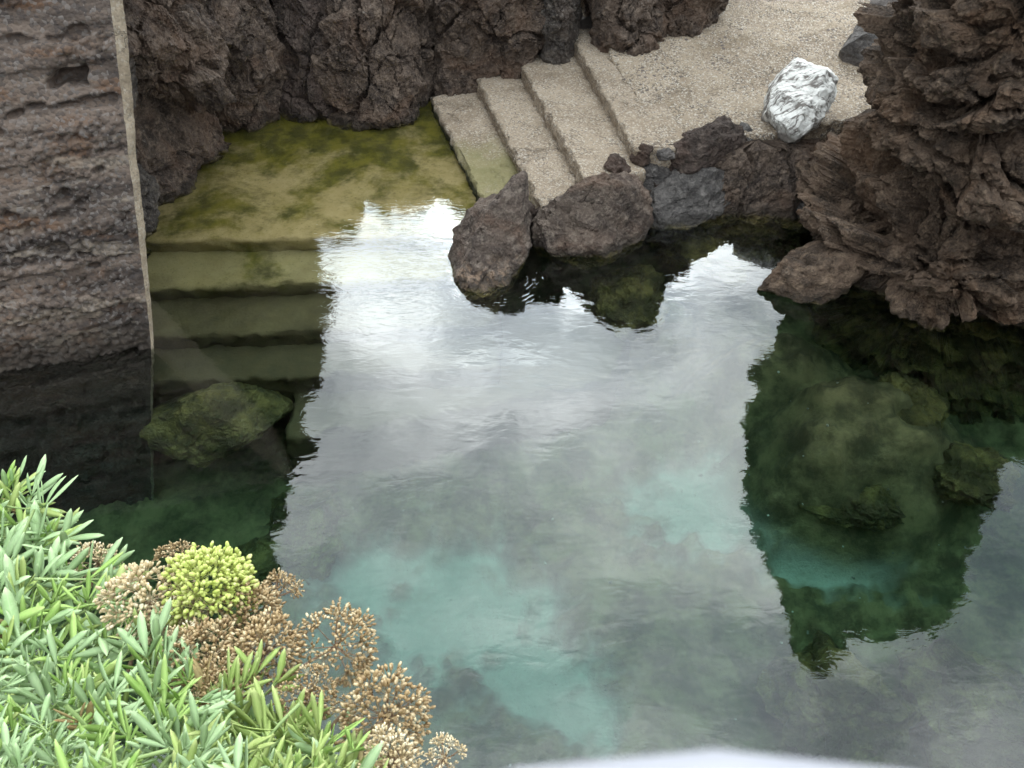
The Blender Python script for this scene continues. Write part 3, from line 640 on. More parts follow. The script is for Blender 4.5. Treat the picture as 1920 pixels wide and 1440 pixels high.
# ------------------------------------------------------------------ lava rock round the pool
tag(rock_mass('lava_cliff', [(-1.5, -7, -2.75, 4.75, 9.5), (0, -7, -2.72, 4.75, 9.5), (.3, -7, -2.62, 4.75, 9.5), (.6, -7, -2.78, 4.8, 9.5), (1.2, -7, -2.82, 4.9, 9.6), (1.9, -7, -2.55, 4.9, 9.6), (2.6, -7, -2.42, 4.9, 9.6), (3.2, -7, -2.6, 4.9, 9.6), (3.8, -7, -2.85, 4.9, 9.5), (5, -7, -3.2, 4.9, 9.5), (6.2, -7, -3.65, 4.9, 9.5), (8, -7, -4.3, 5.0, 9.4), (9.5, -7, -4.8, 5.2, 9), (11, -6.6, -5.3, 5.8, 8.6)],
    M['cliff'], seed=3, step=0.016, n=4, extra=lambda P: 0.55 * fbm(P * np.array([0.25, 0.25, 1.15]), 91, 4, 0.55) * smooth(P[:, 2], 1.7, 2.4) + 0.22 * fbm(P * np.array([0.8, 0.8, 2.9]), 95, 3) * smooth(P[:, 2], 1.6, 2.0)), 'tall dark lava cliff behind the rubble wall at the edge of the green ledge', 'cliff')
tag(rock_mass('lava_rock', [(.48, -3.3, -2.75, 6.3, 7.2), (.60, -3.4, -2.45, 5.95, 7.4), (.9, -3.4, -2.33, 5.75, 7.5), (1.3, -3.4, -2.38, 5.75, 7.6), (1.9, -3.4, -2.55, 6.0, 7.6), (2.2, -3.3, -2.8, 6.3, 7.4)],
    M['cliff'], seed=17, step=0.013, n=2.4, amp=(0.8, 1)), 'big overhanging lava block jutting from the cliff over the green ledge', 'rock')
tag(rock_mass('lava_rock', [(-.6, -3.3, -2.84, 4.75, 5.7), (.4, -3.3, -2.8, 4.8, 5.75), (1.2, -3.2, -2.66, 5.0, 5.85), (1.8, -3.2, -2.66, 5.1, 5.9), (2.4, -3.2, -2.8, 5.2, 5.9)],
    M['cliff_pale'], seed=23, step=0.013, n=2.4, amp=(0.55, 1)), 'grey lichen-flecked rock wedged against the pale corner of the wall', 'rock')
tag(rock_mass('lava_rock', [(-.6, -2.85, -2.18, 6.85, 7.9), (.2, -2.85, -2.18, 6.85, 7.9), (.7, -2.75, -2.05, 6.95, 8.0), (1.3, -2.65, -2.2, 7.1, 7.9), (1.9, -2.6, -2.2, 7.3, 7.9), (2.15, -2.6, -2.35, 7.4, 7.8)],
    M['cliff'], seed=29, step=0.013, n=2.2, amp=(0.5, 1.1)), 'narrow fluted rock column beside the overhanging block', 'rock')
tag(rock_mass('lava_rock', [(-.6, -2.35, -1.55, 7.08, 8.2), (.15, -2.35, -1.52, 7.1, 8.2), (.5, -2.25, -1.55, 7.2, 8.2), (.95, -2.25, -1.65, 7.4, 8.3), (1.5, -2.3, -1.7, 7.5, 8.3), (1.72, -2.25, -1.9, 7.6, 8.2)],
    M['boulder_dark'], seed=31, step=0.013, n=2.3, amp=(0.45, 0.8)), 'smooth dark leaning rock slab at the back of the green ledge', 'rock')
tag(rock_mass('lava_rock', [(-.6, -3.2, .1, 7.9, 9.6), (.5, -3.2, .1, 7.9, 9.6), (1.1, -3.2, .1, 8.0, 9.6), (1.46, -3.0, .0, 8.2, 9.4)],
    M['cliff'], seed=38, step=0.02, n=4, amp=(0.6, 1)), 'shadowed back rock seen in the gaps between the columns behind the ledge', 'rock')
tag(rock_mass('lava_rock', [(-.6, -1.75, -.80, 6.95, 8.4), (.1, -1.75, -.78, 6.92, 8.4), (.5, -1.75, -.76, 7.0, 8.4), (.9, -1.8, -.8, 7.25, 8.4), (1.2, -1.75, -.85, 7.5, 8.3), (1.42, -1.6, -1.0, 7.8, 8.2)],
    M['cliff'], seed=37, step=0.012, n=2.5, amp=(0.75, 1)), 'craggy lava buttress reaching down to the water beside the lowest stair', 'rock')
tag(rock_mass('lava_rock', [(-.3, -.95, .25, 7.42, 8.8), (.2, -.92, .30, 7.50, 8.8), (.6, -.9, .42, 7.5, 8.9), (1.0, -.85, .45, 7.55, 8.9), (1.5, -.7, .5, 7.7, 8.9), (2.3, -.1, .6, 7.9, 8.9), (3.0, .1, .6, 8.1, 8.8)],
    M['cliff'], seed=41, step=0.012, n=2.7, amp=(0.7, 1)), 'fractured lava face rising behind the upper ends of the lower stairs', 'rock')
tag(rock_mass('lava_rock', [(.2, .25, .62, 7.5, 8.7), (.55, .28, .60, 7.55, 8.8), (.8, .25, .62, 7.5, 8.9), (1.2, .25, .7, 7.6, 8.9), (1.8, .3, .8, 7.8, 8.9)],
    M['cliff_pale'], seed=43, step=0.012, n=2.5, amp=(0.4, 1)), 'rounded rock knob overhanging the end of the third stair', 'rock')
tag(rock_mass('lava_rock', [(.3, .85, 1.42, 7.42, 8.4), (.6, .78, 1.46, 7.40, 8.6), (.85, .72, 1.5, 7.45, 8.8), (1.3, .7, 1.6, 7.6, 9), (2.2, .6, 1.8, 7.9, 9.2), (3.2, .8, 2.1, 8.2, 9.2), (3.7, 1.2, 2.1, 8.4, 9)],
    M['cliff'], seed=47, step=0.012, n=2.2, amp=(0.6, 1)), 'wedge-shaped lava rock ending in a point on the platform above the stairs', 'rock')
tag(rock_mass('lava_rock', [(.3, 1.35, 1.95, 7.62, 9.2), (.6, 1.33, 1.98, 7.60, 9.4), (.9, 1.3, 2.05, 7.7, 9.6), (1.4, 1.3, 2.25, 7.9, 10), (2.2, 1.4, 2.5, 8.2, 10), (3.0, 1.6, 2.4, 8.5, 9.8)],
    M['cliff'], seed=53, step=0.012, n=2.4, amp=(0.6, 1)), 'blocky lava rock along the back edge of the pebbly platform', 'rock')

def under(P):                                   # the outcrop is undercut at the water, with lumps that hang down
    k = smooth(P[:, 2], 0.30, 0.05) * smooth(P[:, 2], -1.2, -0.2) * (1 - 0.65 * smooth(P[:, 0], 2.5, 2.8))
    return -0.40 * k * np.clip(0.7 + 1.6 * perlin(P * np.array([3.0, 3.0, 0.6]), 77), 0, 1.4) + 0.30 * np.exp(-((P[:, 0] - 1.95) / .22) ** 2 - ((P[:, 1] - 4.6) / .4) ** 2 - ((P[:, 2] - .12) / .13) ** 2)
tag(rock_mass('lava_outcrop', [(-2.2, 2.5, 4.9, 4.2, 6.4), (-.4, 2.4, 4.7, 4.1, 6.3), (0, 2.36, 4.6, 3.95, 6.2), (.15, 2.22, 4.6, 3.92, 6.2), (.35, 2.30, 4.55, 3.92, 6.2), (.7, 2.46, 4.5, 4.08, 6.2), (1.2, 2.34, 4.4, 4.22, 6.2), (1.85, 2.43, 4.4, 4.32, 6.2), (2.4, 2.46, 4.5, 4.3, 6.2), (3.3, 2.60, 4.8, 4.2, 6.2), (4.2, 2.9, 5.0, 4.25, 6.1), (4.7, 3.1, 4.8, 4.3, 5.9), (5.1, 3.35, 4.4, 4.4, 5.6), (5.5, 3.6, 4.1, 4.5, 5.3), (6.0, 3.75, 3.9, 4.6, 5.0)],
    M['clinker'], 'clinker', seed=61, step=0.0105, n=2.5, fine_top=2.0, extra=under), 'huge brown knobbly lava outcrop with layered ledges overhanging the water', 'rock')

tag(rock_mass('lava_rock', [(-.9, 1.15, 2.6, 5.42, 6.3), (.05, 1.22, 2.6, 5.5, 6.25), (.28, 1.3, 2.55, 5.62, 6.2), (.44, 1.45, 2.45, 5.8, 6.15)],
    M['cliff'], seed=67, step=0.011, n=2.8, amp=(0.42, 1)), 'dark craggy ridge of rock under the platform edge, carrying the whitened boulder', 'rock')
# ------------------------------------------------------------------ boulders between stairs and pool
def bl(label, name='boulder', **k): return tag(boulder(name, **k), label, 'rock')
bl('pointed brown boulder standing in the water at the foot of the stairs', c=(-0.16, 4.98, 0.08), size=(0.29, 0.46, 0.40), rot=(0.35, 0.1, -0.15), seed=6, mat=M['boulder_crust'], sub=6, cuts=8, pull=[((0.35, 0.55, 0.75), 0.55, 9), ((0, -0.8, -0.3), 0.12, 3)])
bl('large rounded grey-brown boulder between the two lowest stairs and the pool', c=(0.62, 5.30, 0.05), size=(0.52, 0.36, 0.46), rot=(0.15, -0.1, 0.45), seed=11, mat=M['boulder'], sub=6, cuts=7, depth=(0.7, 0.95))
bl('small dark stone wedged between the pointed boulder and the large rounded one', c=(0.13, 5.33, 0.12), size=(0.085, 0.11, 0.17), seed=13, mat=M['boulder_dark'], rot=(0, 0, .3))
bl('little brown stone on top of the large rounded boulder', c=tuple(W(1158, 314, z=.36)), size=(0.10, 0.12, 0.11), seed=14, mat=M['boulder_dark'], rot=(0, .3, .5))
bl('square black stone set at the corner of the top stair', c=tuple(W(1205, 288, z=.44)), size=(0.10, 0.085, 0.10), seed=15, mat=M['boulder_dark'], cuts=14, depth=(0.55, 0.7))
bl('small mauve-grey stone beside the square black one', c=tuple(W(1245, 288, z=.46)), size=(0.075, 0.06, 0.06), seed=16, mat=M['boulder_grey'])
bl('flat-topped pale grey stone below the square black stone', c=tuple(W(1228, 325, z=.27)), size=(0.20, 0.15, 0.13), rot=(0.25, 0, .3), seed=18, mat=M['boulder_grey'], cuts=12, depth=(0.5, 0.8))
bl('black shaded stone tucked under the flat-topped grey one', c=tuple(W(1232, 362, z=.12)), size=(0.17, 0.16, 0.15), rot=(0, 0, .4), seed=19, mat=M['boulder_dark'])
bl('large angular dark brown block at the platform edge', c=tuple(W(1322, 288, z=.35)), size=(0.36, 0.26, 0.30), rot=(0.2, -0.15, 0.35), seed=20, mat=M['boulder_dark'], sub=6, cuts=11, depth=(0.6, 0.85))
bl('grey boulder sloping into the water below the angular brown block', c=tuple(W(1288, 378, z=.08)), size=(0.40, 0.27, 0.27), rot=(0, -0.25, 0.5), seed=22, mat=M['boulder_grey'], sub=6, cuts=9)
bl('upright grey stone next to the angular brown block', c=tuple(W(1395, 262, z=.42)), size=(0.10, 0.12, 0.17), rot=(0.2, .3, 0), seed=24, mat=M['boulder_grey'])
bl('small light brown stone at the waterline beside the sloping grey boulder', c=tuple(W(1362, 372, z=.06)), size=(0.13, 0.12, 0.16), seed=25, mat=M['boulder'])
bl('dark craggy rock below the whitened boulder', c=tuple(W(1425, 325, z=.15)), size=(0.28, 0.26, 0.32), rot=(0, 0, .2), seed=26, mat=M['boulder_dark'], sub=6, clink=0.8)
bl('rough mottled rock at the water under the whitened boulder', c=tuple(W(1472, 350, z=.10)), size=(0.16, 0.17, 0.24), seed=27, mat=M['boulder'], clink=1.0, sub=6)
bl('dark knobbly rock in the gap between whitened boulder and outcrop', c=tuple(W(1540, 285, z=.22)), size=(0.24, 0.28, 0.30), seed=28, mat=M['cliff'], clink=1.2, sub=6)
bl('shaded rock high in the gap beside the outcrop', c=tuple(W(1625, 200, z=.30)), size=(0.26, 0.40, 0.28), seed=33, mat=M['boulder_dark'], sub=5)
bl('smooth mauve-grey slab lying in the water against the outcrop', c=tuple(W(1538, 402, z=.03)), size=(0.20, 0.16, 0.15), rot=(.25, .1, -.4), seed=34, mat=M['boulder_grey'], cuts=12, depth=(0.5, 0.8))
bl('knobbly toe of rock poking out at the waterline in front of the outcrop', c=tuple(W(1512, 515, z=.08)), size=(0.40, 0.24, 0.20), rot=(0, -.2, .2), seed=35, mat=M['clinker'], clink=1.3, sub=5)
bl('oval boulder streaked white with bird droppings on the platform edge', name='whitened_boulder', c=tuple(W(1497, 182, z=.70)), size=(0.31, 0.43, 0.25), rot=(0.42, 0.15, -0.42), seed=39, mat=M['guano'], sub=6, cuts=10, depth=(0.62, 0.92), rough=0.65)
bl('smooth grey rock on the platform tucked against the outcrop', c=tuple(W(1632, 85, z=.68)), size=(0.28, 0.42, 0.26), rot=(.2, 0, -.35), seed=44, mat=M['boulder_grey'], rough=0.6)
# mortar bed that holds the stones of the edge
tag(boulder('mortar_bank', (1.5, 6.0, -0.08), (0.85, 0.34, 0.44), (0, 0, 0.12), 71, M['mortar'], 5, 6, 0.7), 'bank of grey mortar binding the stones below the platform', 'mortar bank')
# under water
for i, (px, py, dp, sz, mt, lb) in enumerate([
    (1570, 1330, 1.35, (0.46, 0.40, 0.34), 'boulder_grey', 'large pale boulder lying under water below the outcrop\'s reflection'),
    (1850, 1340, 1.35, (0.40, 0.46, 0.34), 'boulder_grey', 'pale submerged boulder at the bottom corner of the pool'),
    (1700, 760, 0.85, (0.34, 0.26, 0.22), 'boulder', 'brown submerged boulder under the overhang of the outcrop'),
    (1600, 935, 1.2, (0.42, 0.24, 0.18), 'boulder', 'long brown-green rock under water beside the teal sand patch'),
    (1830, 890, 1.05, (0.36, 0.28, 0.24), 'boulder_dark', 'dark submerged rock below the outcrop near the pool\'s outer edge'),
    (1180, 560, 0.75, (0.45, 0.34, 0.30), 'boulder', 'olive submerged rock in front of the large rounded boulder'),
    (1330, 480, 0.6, (0.40, 0.32, 0.28), 'boulder', 'weedy submerged rock in front of the sloping grey boulder'),
    (410, 790, 0.85, (0.52, 0.36, 0.30), 'boulder', 'rounded brown rock under water at the foot of the submerged steps'),
    (560, 1010, 1.7, (0.5, 0.4, 0.3), 'boulder_dark', 'dark rock on the deep pool floor in front of the submerged steps')]):
    bl(lb, name='submerged_boulder', c=tuple(U(px, py, dp)), size=sz, rot=(0, 0, i * 0.9), seed=80 + i, mat=M[mt], sub=5, cuts=9, depth=(0.6, 0.95), rough=1.0 if i == 7 else 1.5)

#VEG#
# ------------------------------------------------------------------ the viewer's side: cliff edge, handrail, plants
struct(rock_mass('near_cliff', [(-2.5, -9, 9, -6, .15), (0, -9, 9, -6, .15), (1.8, -9, 9, -6, .12), (2.35, -9, 9, -6, .05), (2.5, -8.8, 8.8, -5.8, -.1)][::1], M['cliff'], seed=97, step=0.07, n=8, amp=(0.3, 0.5)))
ledge_soil = rock_mass('rock_ledge', [(.8, -2.2, -.30, -.6, .22), (1.8, -2.3, -.26, -.6, .28), (2.35, -2.3, -.24, -.6, .34), (2.55, -2.2, -.26, -.5, .30), (2.68, -1.6, -.34, -.3, .18)], M['boulder_dark'], seed=98, step=0.03, n=3.5, amp=(0.15, 0.5), fine_top=3)
tag(ledge_soil, 'dark rock ledge hidden beneath the sea fennel', 'rock')

def paint_mat():
    m, nt, b = mat_new('white_paint'); n = NB(nt)
    nt.links.new(n.mix(n.noise(30, 4), (0.36, 0.36, 0.40), (0.44, 0.44, 0.48)), b.inputs['Base Color']); b.inputs['Roughness'].default_value = 0.5; return m
rail = tag(link('handrail', None, loc=(0.7, 0, 2.4)), 'blurred white-painted handrail along the bottom edge of the view', 'handrail')
def rpart(name, pts, rads, k=20):
    V, F = tube_mesh(name, pts, rads, k); link(name, raw_mesh(name, V - np.array([0.7, 0, 2.4]), F), PAINT, rail)
PAINT = paint_mat()
rp = np.array([(-.016, .002, 3.42), (-.015, .003, 3.49), (-.011, .0035, 3.518), (-.004, .0045, 3.5300), (.004, .0052, 3.5345), (.014, .0055, 3.5362), (.024, .0048, 3.5352), (.045, .001, 3.531), (.15, -.018, 3.520), (.6, -.10, 3.50), (1.6, -.26, 3.47)]) - np.array([0, .0026, .0011])
rpart('rail', rp, np.full(len(rp), 0.020))
rpart('post', [(-.016, .002, 3.42), (-.016, .002, 2.9), (-.016, .002, 2.38)], [0.0201] * 3)
rpart('post', [(1.0, -.155, 3.478), (1.0, -.155, 2.9), (1.0, -.155, 2.38)], [0.018] * 3)

def leaf_mat(name, a, b_, tipc):
    m, nt, b = mat_new(name); n = NB(nt); oi = n.N.new('ShaderNodeObjectInfo')
    c = n.mix(oi.outputs['Random'], a, b_)
    tc = n.N.new('ShaderNodeTexCoord'); sp = n.N.new('ShaderNodeSeparateXYZ'); n.L.new(tc.outputs['Object'], sp.inputs[0])
    c = n.mix(n.math('MULTIPLY', n.rng(n.math('ADD', sp.outputs[0], n.math('MULTIPLY', n.noise(90, 3), 0.3)), 0.85, 1.2), 0.5), c, tipc)
    c = n.mix(n.math('MULTIPLY', n.rng(n.noise(160, 4, 0.6), 0.45, 0.7), 0.25), c, tipc)
    mid = n.rng(n.math('ABSOLUTE', sp.outputs[1]), 0.012, 0.004)
    c = n.mix(n.math('MULTIPLY', mid, 0.25), c, tipc)
    nt.links.new(c, b.inputs['Base Color']); b.inputs['Roughness'].default_value = 0.75; b.inputs['Specular IOR Level'].default_value = 0.2
    tr = n.N.new('ShaderNodeBsdfTranslucent'); n.L.new(c, tr.inputs[0]); mx = n.N.new('ShaderNodeMixShader'); mx.inputs[0].default_value = 0.22
    out = [x for x in nt.nodes if x.type == 'OUTPUT_MATERIAL'][0]; n.L.new(b.outputs[0], mx.inputs[1]); n.L.new(tr.outputs[0], mx.inputs[2]); n.L.new(mx.outputs[0], out.inputs[0])
    return m
LM = {'dry': leaf_mat('withered_leaf', (0.30, 0.20, 0.09), (0.52, 0.42, 0.20), (0.40, 0.26, 0.12)), 'grey': leaf_mat('glaucous_leaf', (0.39, 0.56, 0.26), (0.53, 0.70, 0.38), (0.64, 0.75, 0.45)),
      'green': leaf_mat('green_leaf', (0.31, 0.51, 0.11), (0.46, 0.65, 0.20), (0.58, 0.68, 0.27)),
      'lime': leaf_mat('yellow_green_leaf', (0.36, 0.50, 0.13), (0.50, 0.60, 0.21), (0.62, 0.64, 0.30))}
def stem_mat(name, a, b_):
    m, nt, b = mat_new(name); n = NB(nt); nt.links.new(n.mix(n.noise(60, 4), a, b_), b.inputs['Base Color']); b.inputs['Roughness'].default_value = 0.6; return m
SM = {'green': stem_mat('green_stem', (0.20, 0.30, 0.10), (0.33, 0.42, 0.16)), 'brown': stem_mat('dry_stem', (0.20, 0.12, 0.07), (0.36, 0.24, 0.15))}
def seed_mat(name, a, b_, c_):
    m, nt, b = mat_new(name); n = NB(nt); oi = n.N.new('ShaderNodeObjectInfo')
    c = n.mix(n.rng(n.noise(170, 2, 0.5), 0.35, 0.65), a, b_); c = n.mix(n.math('MULTIPLY', n.rng(n.noise(110, 2, 0.5, 0, n.map(loc=(1, 2, 3))), 0.5, 0.62), n.math('ADD', 0.25, n.math('MULTIPLY', oi.outputs['Random'], 0.7))), c, c_)
    nt.links.new(c, b.inputs['Base Color']); b.inputs['Roughness'].default_value = 0.6; return m
SEED = {'lime': seed_mat('green_seeds', (0.40, 0.47, 0.09), (0.55, 0.60, 0.17), (0.66, 0.64, 0.28)),
        'brown': seed_mat('dry_seeds', (0.23, 0.145, 0.062), (0.43, 0.30, 0.145), (0.70, 0.58, 0.36)),
        'cream': seed_mat('pale_dry_seeds', (0.42, 0.31, 0.16), (0.62, 0.49, 0.29), (0.82, 0.74, 0.54))}

rng = random.Random(5)
def leaflet_mesh(width, bend, twist, notch):
    ns, k = 7, 4; V = []
    for i in range(ns + 1):
        t = i / ns; w = width * (0.16 + 0.84 * smooth(np.array([t]), 0.0, 0.55)[0]) * math.sqrt(max(0.0, 1 - (max(0, t - 0.55) / 0.45) ** 2.0)) * 0.5 + 0.008
        th = 0.014 * (1 - 0.75 * t) + 0.004; zc = bend * t * t; a = twist * t
        for dy, dz in ((w, 0.32 * w), (0, th * 0.25), (-w, 0.32 * w), (0, -th)):
            V.append((t, dy * math.cos(a) - dz * math.sin(a), zc + dy * math.sin(a) + dz * math.cos(a)))
    F = [(i * k + q, (i + 1) * k + q, (i + 1) * k + (q + 1) % k, i * k + (q + 1) % k) for i in range(ns) for q in range(k)] + [(0, 1, 2, 3)[::1], tuple(ns * k + q for q in (3, 2, 1, 0))]
    return np.array(V), np.array(F)
LEAF = {}
for kind in LM:
    LEAF[kind] = []
    for q in range(7):
        V, F = leaflet_mesh(rng.uniform(0.10, 0.175), rng.uniform(-0.34, 0.16), rng.uniform(-0.5, 0.5), 0)
        me = raw_mesh('leaflet', V, F); me.materials.append(LM[kind]); LEAF[kind].append(me)
def frame(d, up):
    d = d.normalized(); yv = up.cross(d)
    if yv.length < 1e-4: yv = Vector((1, 0, 0))
    yv.normalize(); zv = d.cross(yv); return Matrix((d, yv, zv)).transposed()
def rvec(): return Vector((rng.gauss(0, 1), rng.gauss(0, 1), rng.gauss(0, 1)))
def sprig(plant, org, tip, d, kind, size):
    """a stem that ends in a fan of fleshy leaflets"""
    d = d.normalized(); L = size * rng.uniform(1.2, 1.9); base = tip - d * L + rvec() * 0.008
    c1 = (base + tip) / 2 + rvec() * 0.006
    pts = [tuple(base * (1 - t) ** 2 + c1 * 2 * t * (1 - t) + tip * t * t) for t in (0, .25, .5, .75, 1)]
    V, F = tube_mesh('sprig', pts, [0.0021, 0.0019, 0.0016, 0.0013, 0.0009], 5)
    V = V - np.array(base); s = link('sprig', raw_mesh('sprig', V, F), SM['green'], plant, base - org)
    ax = rvec().cross(d).normalized(); nodes = rng.choice([2, 2, 3]); plane = rng.uniform(0, math.pi)
    todo = [(1.0, d, 1.0)]
    for k in range(nodes):
        t = 0.99 - 0.17 * k; a0 = plane + rng.gauss(0, 0.25) + k * rng.uniform(0.1, 0.6)
        for sgn in ((0, math.pi) if rng.random() < .85 else (0, 2.1, 4.2)):
            a = a0 + sgn; q = Quaternion(d, a) @ ax; spread = rng.uniform(0.42, 0.85)
            todo.append((t, (d * math.cos(spread) + q * math.sin(spread)).normalized(), rng.uniform(0.75, 1.12)))
    for t, ld, sc in todo:
        p = Vector(pts[0]) * (1 - t) ** 2 + c1 * 2 * t * (1 - t) + tip * t * t
        o = bpy.data.objects.new('leaflet', rng.choice(LEAF[kind])); COL.objects.link(o); o.parent = s
        upv = (Vector((0, -0.45, 0.8)) + rvec() * 0.42).normalized(); ln = size * sc * rng.uniform(0.85, 1.15)
        o.matrix_local = Matrix.Translation(p - base) @ (frame(ld, upv) @ Matrix.Diagonal((ln, ln * rng.uniform(0.9, 1.25), ln))).to_4x4()
    return s
V8, F8 = ico(1)
def umbellet_mesh(kind, n, seed, spread):
    rg = random.Random(seed); Vs, Fs, k = [], [], 0
    for i in range(n):
        a = i * 2.39996; ct = 1 - (1 - math.cos(spread)) * (i + 0.5) / n; st_ = math.sqrt(1 - ct * ct)
        d = np.array([ct, st_ * math.cos(a), st_ * math.sin(a)]) + np.array([rg.gauss(0, .07) for _ in range(3)]); d /= np.linalg.norm(d); L = rg.uniform(0.62, 0.95)
        V, F = tube_mesh('r', [(0, 0, 0), tuple(d * L * 0.5), tuple(d * L)], [0.020, 0.017, 0.02], 3)
        F = np.concatenate([F[:, [0, 1, 2]], F[:, [0, 2, 3]]]); Vs.append(V); Fs.append(F + k); k += len(V)
        for _ in range(rg.choice((1, 1, 2))):
            fr = np.array(frame(Vector(d) + rvec() * 0.15, Vector((0.1, 0.3, 0.9)))); off = d * (L + 0.12) + np.array([rg.gauss(0, .05) for _ in range(3)])
            E = (V8 * np.array([0.21, 0.105, 0.095]) * rg.uniform(0.8, 1.2)) @ fr.T + off; Vs.append(E); Fs.append(F8 + k); k += len(E)
    me = raw_mesh('umbellet', np.concatenate(Vs), np.concatenate(Fs)); me.materials.append(SEED[kind]); return me
UMB = {k: [umbellet_mesh(k, n, i, sp) for i, (n, sp) in enumerate(((20, 1.35), (24, 1.25), (15, 1.5)))] for k in SEED}
def seed_head(plant, org, hub, ax, r, kind, n, root, half=1.18, label=None, stemk='brown', gap=0.10):
    """an umbel: stalk, rays, and a cluster of seeds at the end of every ray"""
    ax = ax.normalized(); mid = (Vector(root) + hub) / 2 - ax * 0.012 + rvec() * 0.006; rt = Vector(root)
    pts = [tuple(rt * (1 - t) ** 2 + mid * 2 * t * (1 - t) + hub * t * t) for t in (0, .2, .4, .6, .8, 1)]
    V, F = tube_mesh('s', pts, [0.0026, 0.0024, 0.0022, 0.002, 0.0019, 0.0021], 6); Vs, Fs, k = [V], [F], len(V)
    f0 = frame(ax, Vector((0.2, 0.1, 0.97))); ends = []
    for i in range(n):
        a = i * 2.39996; ct = 1 - (1 - math.cos(half)) * (i + 0.5) / n; st_ = math.sqrt(1 - ct * ct)
        d = f0 @ Vector((ct, st_ * math.cos(a), st_ * math.sin(a))); d = (d + rvec() * 0.06).normalized()
        if rng.random() < gap: continue
        L = r * rng.uniform(0.62, 0.80); e_ = hub + d * L; m_ = hub + d * L * 0.5 - Vector((0, 0, 0.0015))
        V, F = tube_mesh('r', [tuple(hub), tuple(m_), tuple(e_)], [0.0010, 0.0008, 0.0008], 4); Vs.append(V); Fs.append(F + k); k += len(V); ends.append((e_, d))
    o = link('seed_head', raw_mesh('seed_head', np.concatenate(Vs) - np.array(hub), np.concatenate(Fs)), SM[stemk], plant, hub - org)
    if label: o['label'] = label
    for e_, d in ends:
        c = bpy.data.objects.new('umbellet', rng.choice(UMB[kind])); COL.objects.link(c); c.parent = o
        s_ = r * rng.uniform(0.32, 0.43); c.matrix_local = Matrix.Translation(e_ - hub) @ (frame(d, rvec().normalized()) @ Matrix.Diagonal((s_, s_, s_))).to_4x4()
def tdep(py): return 1.25 - (py - 870) / 570 * 0.60
def vw(px, py, dt=0.0): return Vector(W(px, py, t=tdep(py) + dt))
EDGE = [(-120, 900), (0, 925), (45, 925), (75, 965), (110, 1010), (165, 1050), (205, 1075), (240, 1120), (285, 1165), (330, 1210), (380, 1275), (450, 1330), (520, 1330), (590, 1345), (640, 1385), (690, 1420), (740, 1500)]
def inside(px, py): return py > np.interp(px, [a for a, _ in EDGE], [b for _, b in EDGE])
plants = []
for lb, c in (('tall grey-green sea fennel at the left border, its leaves against the dark water', (40, 1020)), ('dense grey-green sea fennel in the middle of the bank, below the green seed head', (230, 1230)),
              ('bright green sea fennel filling the bottom left corner', (70, 1400)), ('yellow-green sea fennel at the bottom edge beside the dried seed heads', (520, 1400)), ('fresh green sea fennel low at the bottom between the corner and the yellow-green plant', (320, 1420))):
    b = vw(*c, 0.16); e_ = link('sea_fennel', None, loc=b); tag(e_, lb, 'plant', 'sea fennel on the near ledge'); plants.append((e_, b, c))
bpy.context.view_layer.update()
def grow(px, py, dt, size=None, kind=None, d=None):
    k = min(range(len(plants)), key=lambda i: (plants[i][2][0] - px) ** 2 + (plants[i][2][1] - py) ** 2); pl, org, _ = plants[k]
    if kind is None:
        q = rng.random(); lime = smooth(np.array([px]), 330, 520)[0]
        kind = 'lime' if q < 0.10 + 0.62 * lime else ('green' if q < 0.42 + 0.4 * lime else 'grey')
    if rng.random() < 0.035: kind = 'dry'
    d = d or (Vector((0.25, 0.35, 0.70)) + rvec() * 0.55); sprig(pl, org, vw(px, py, dt), d, kind, (size or rng.choice((rng.uniform(0.026, 0.040), rng.uniform(0.040, 0.062)))) * tdep(py) / 0.98)
cnt = 0
for dt, nn in ((0.0, 150), (0.03, 130), (0.065, 100), (0.11, 60)):
    k = 0; pts_ = []
    while k < nn:
        px, py = rng.uniform(-110, 740), rng.uniform(900, 1520)
        if not inside(px, py): continue
        if any((px - a) ** 2 + (py - b) ** 2 < 26 ** 2 for a, b in pts_): 
            if rng.random() < .9: k += 0.12; continue
        pts_.append((px, py)); grow(px, py, dt + rng.uniform(-0.012, 0.012)); k += 1
for px, py, kd in ((25, 890, 'grey'), (60, 905, 'grey'), (85, 925, 'grey'), (5, 900, 'green'), (120, 985, 'grey'), (480, 1240, 'lime'), (455, 1265, 'lime'), (520, 1255, 'lime'), (430, 1265, 'lime'), (620, 1370, 'green'), (560, 1330, 'lime')):
    grow(px, py + 25, 0.0, 0.045, kd, Vector((0.5, 0.55, 0.55)) + rvec() * 0.2)
for _ in range(70):
    px = rng.uniform(380, 720); py = rng.uniform(1330, 1520)
    if inside(px, py - 12): grow(px, py, rng.uniform(0.02, 0.12))
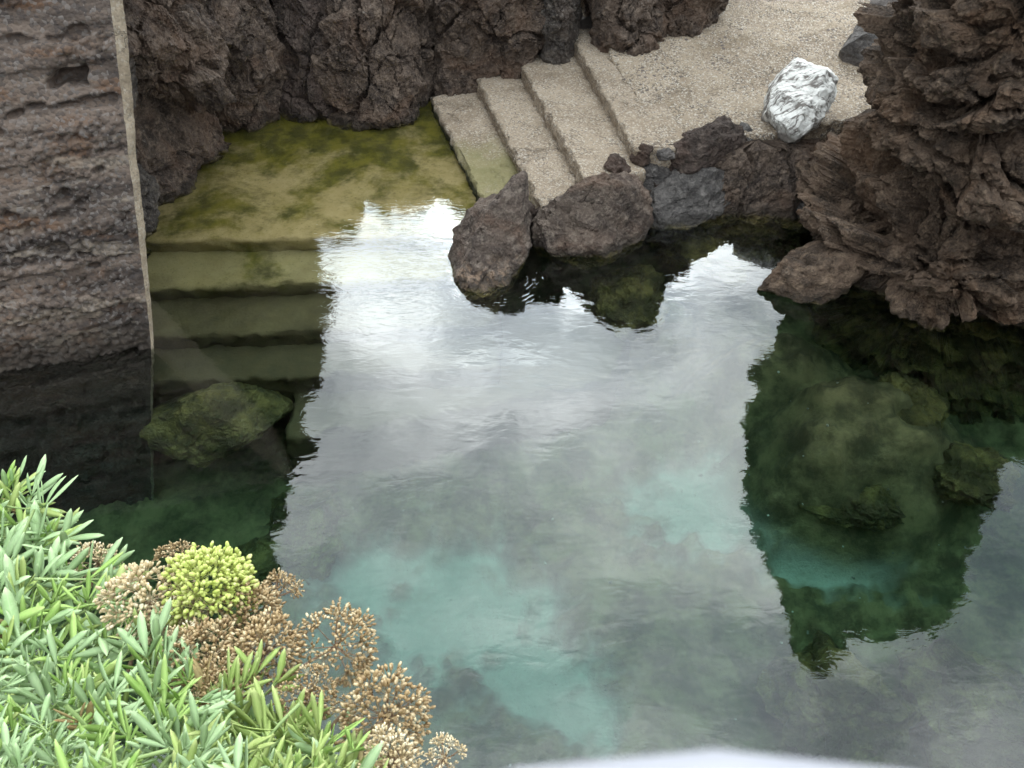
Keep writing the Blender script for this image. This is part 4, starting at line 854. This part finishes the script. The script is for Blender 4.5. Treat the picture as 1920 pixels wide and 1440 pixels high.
mid_p, low_p, top_p = plants[1], plants[3], plants[0]
def head(pl, px, py, rpx, kind, n, dt, root, axis, **k):
    p = vw(px, py, dt); seed_head(pl[0], pl[1], p, Vector(axis), rpx * (tdep(py) + dt) / FPX, kind, n, vw(*root, 0.10), **k)
up_ = (0.15, -0.25, 0.9)
head(mid_p, 385, 1120, 92, 'lime', 24, -0.02, (300, 1230), (0.35, 0.0, 0.9), label='fresh yellow-green seed head', stemk='green')
head(mid_p, 335, 1055, 40, 'brown', 9, 0.0, (270, 1150), (0.2, 0.5, 0.7))
head(mid_p, 285, 1140, 85, 'cream', 18, 0.0, (240, 1260), up_)
head(mid_p, 345, 1160, 60, 'cream', 12, 0.01, (280, 1260), up_)
head(mid_p, 450, 1165, 74, 'brown', 18, 0.03, (370, 1290), (0.5, 0.1, 0.7))
head(mid_p, 495, 1225, 72, 'brown', 18, 0.01, (400, 1330), (0.5, -0.1, 0.8))
head(mid_p, 390, 1240, 75, 'brown', 16, 0.03, (350, 1330), up_)
head(mid_p, 355, 1210, 48, 'cream', 10, 0.0, (310, 1290), up_)
head(mid_p, 425, 1290, 60, 'brown', 14, 0.03, (390, 1370), up_)
head(top_p, 185, 1058, 45, 'cream', 10, 0.03, (150, 1140), up_)
head(low_p, 520, 1118, 44, 'brown', 8, 0.05, (420, 1300), (0.3, 0.4, 0.6), gap=0.2)
head(low_p, 628, 1212, 74, 'brown', 16, 0.03, (500, 1300), (0.55, 0.05, 0.7), half=1.5, gap=0.15, label='open dried seed head with gaps between its rays')
head(low_p, 575, 1305, 58, 'brown', 14, 0.02, (500, 1380), up_)
head(low_p, 725, 1345, 84, 'brown', 22, 0.02, (640, 1430), (0.2, -0.45, 0.85), half=1.45, label='round dried seed head facing the viewer')
head(low_p, 735, 1432, 64, 'cream', 16, 0.0, (690, 1480), up_)
head(low_p, 832, 1425, 48, 'cream', 10, 0.02, (740, 1490), (0.3, 0.1, 0.9), gap=0.15)
head(low_p, 655, 1330, 34, 'brown', 6, 0.03, (600, 1400), up_)
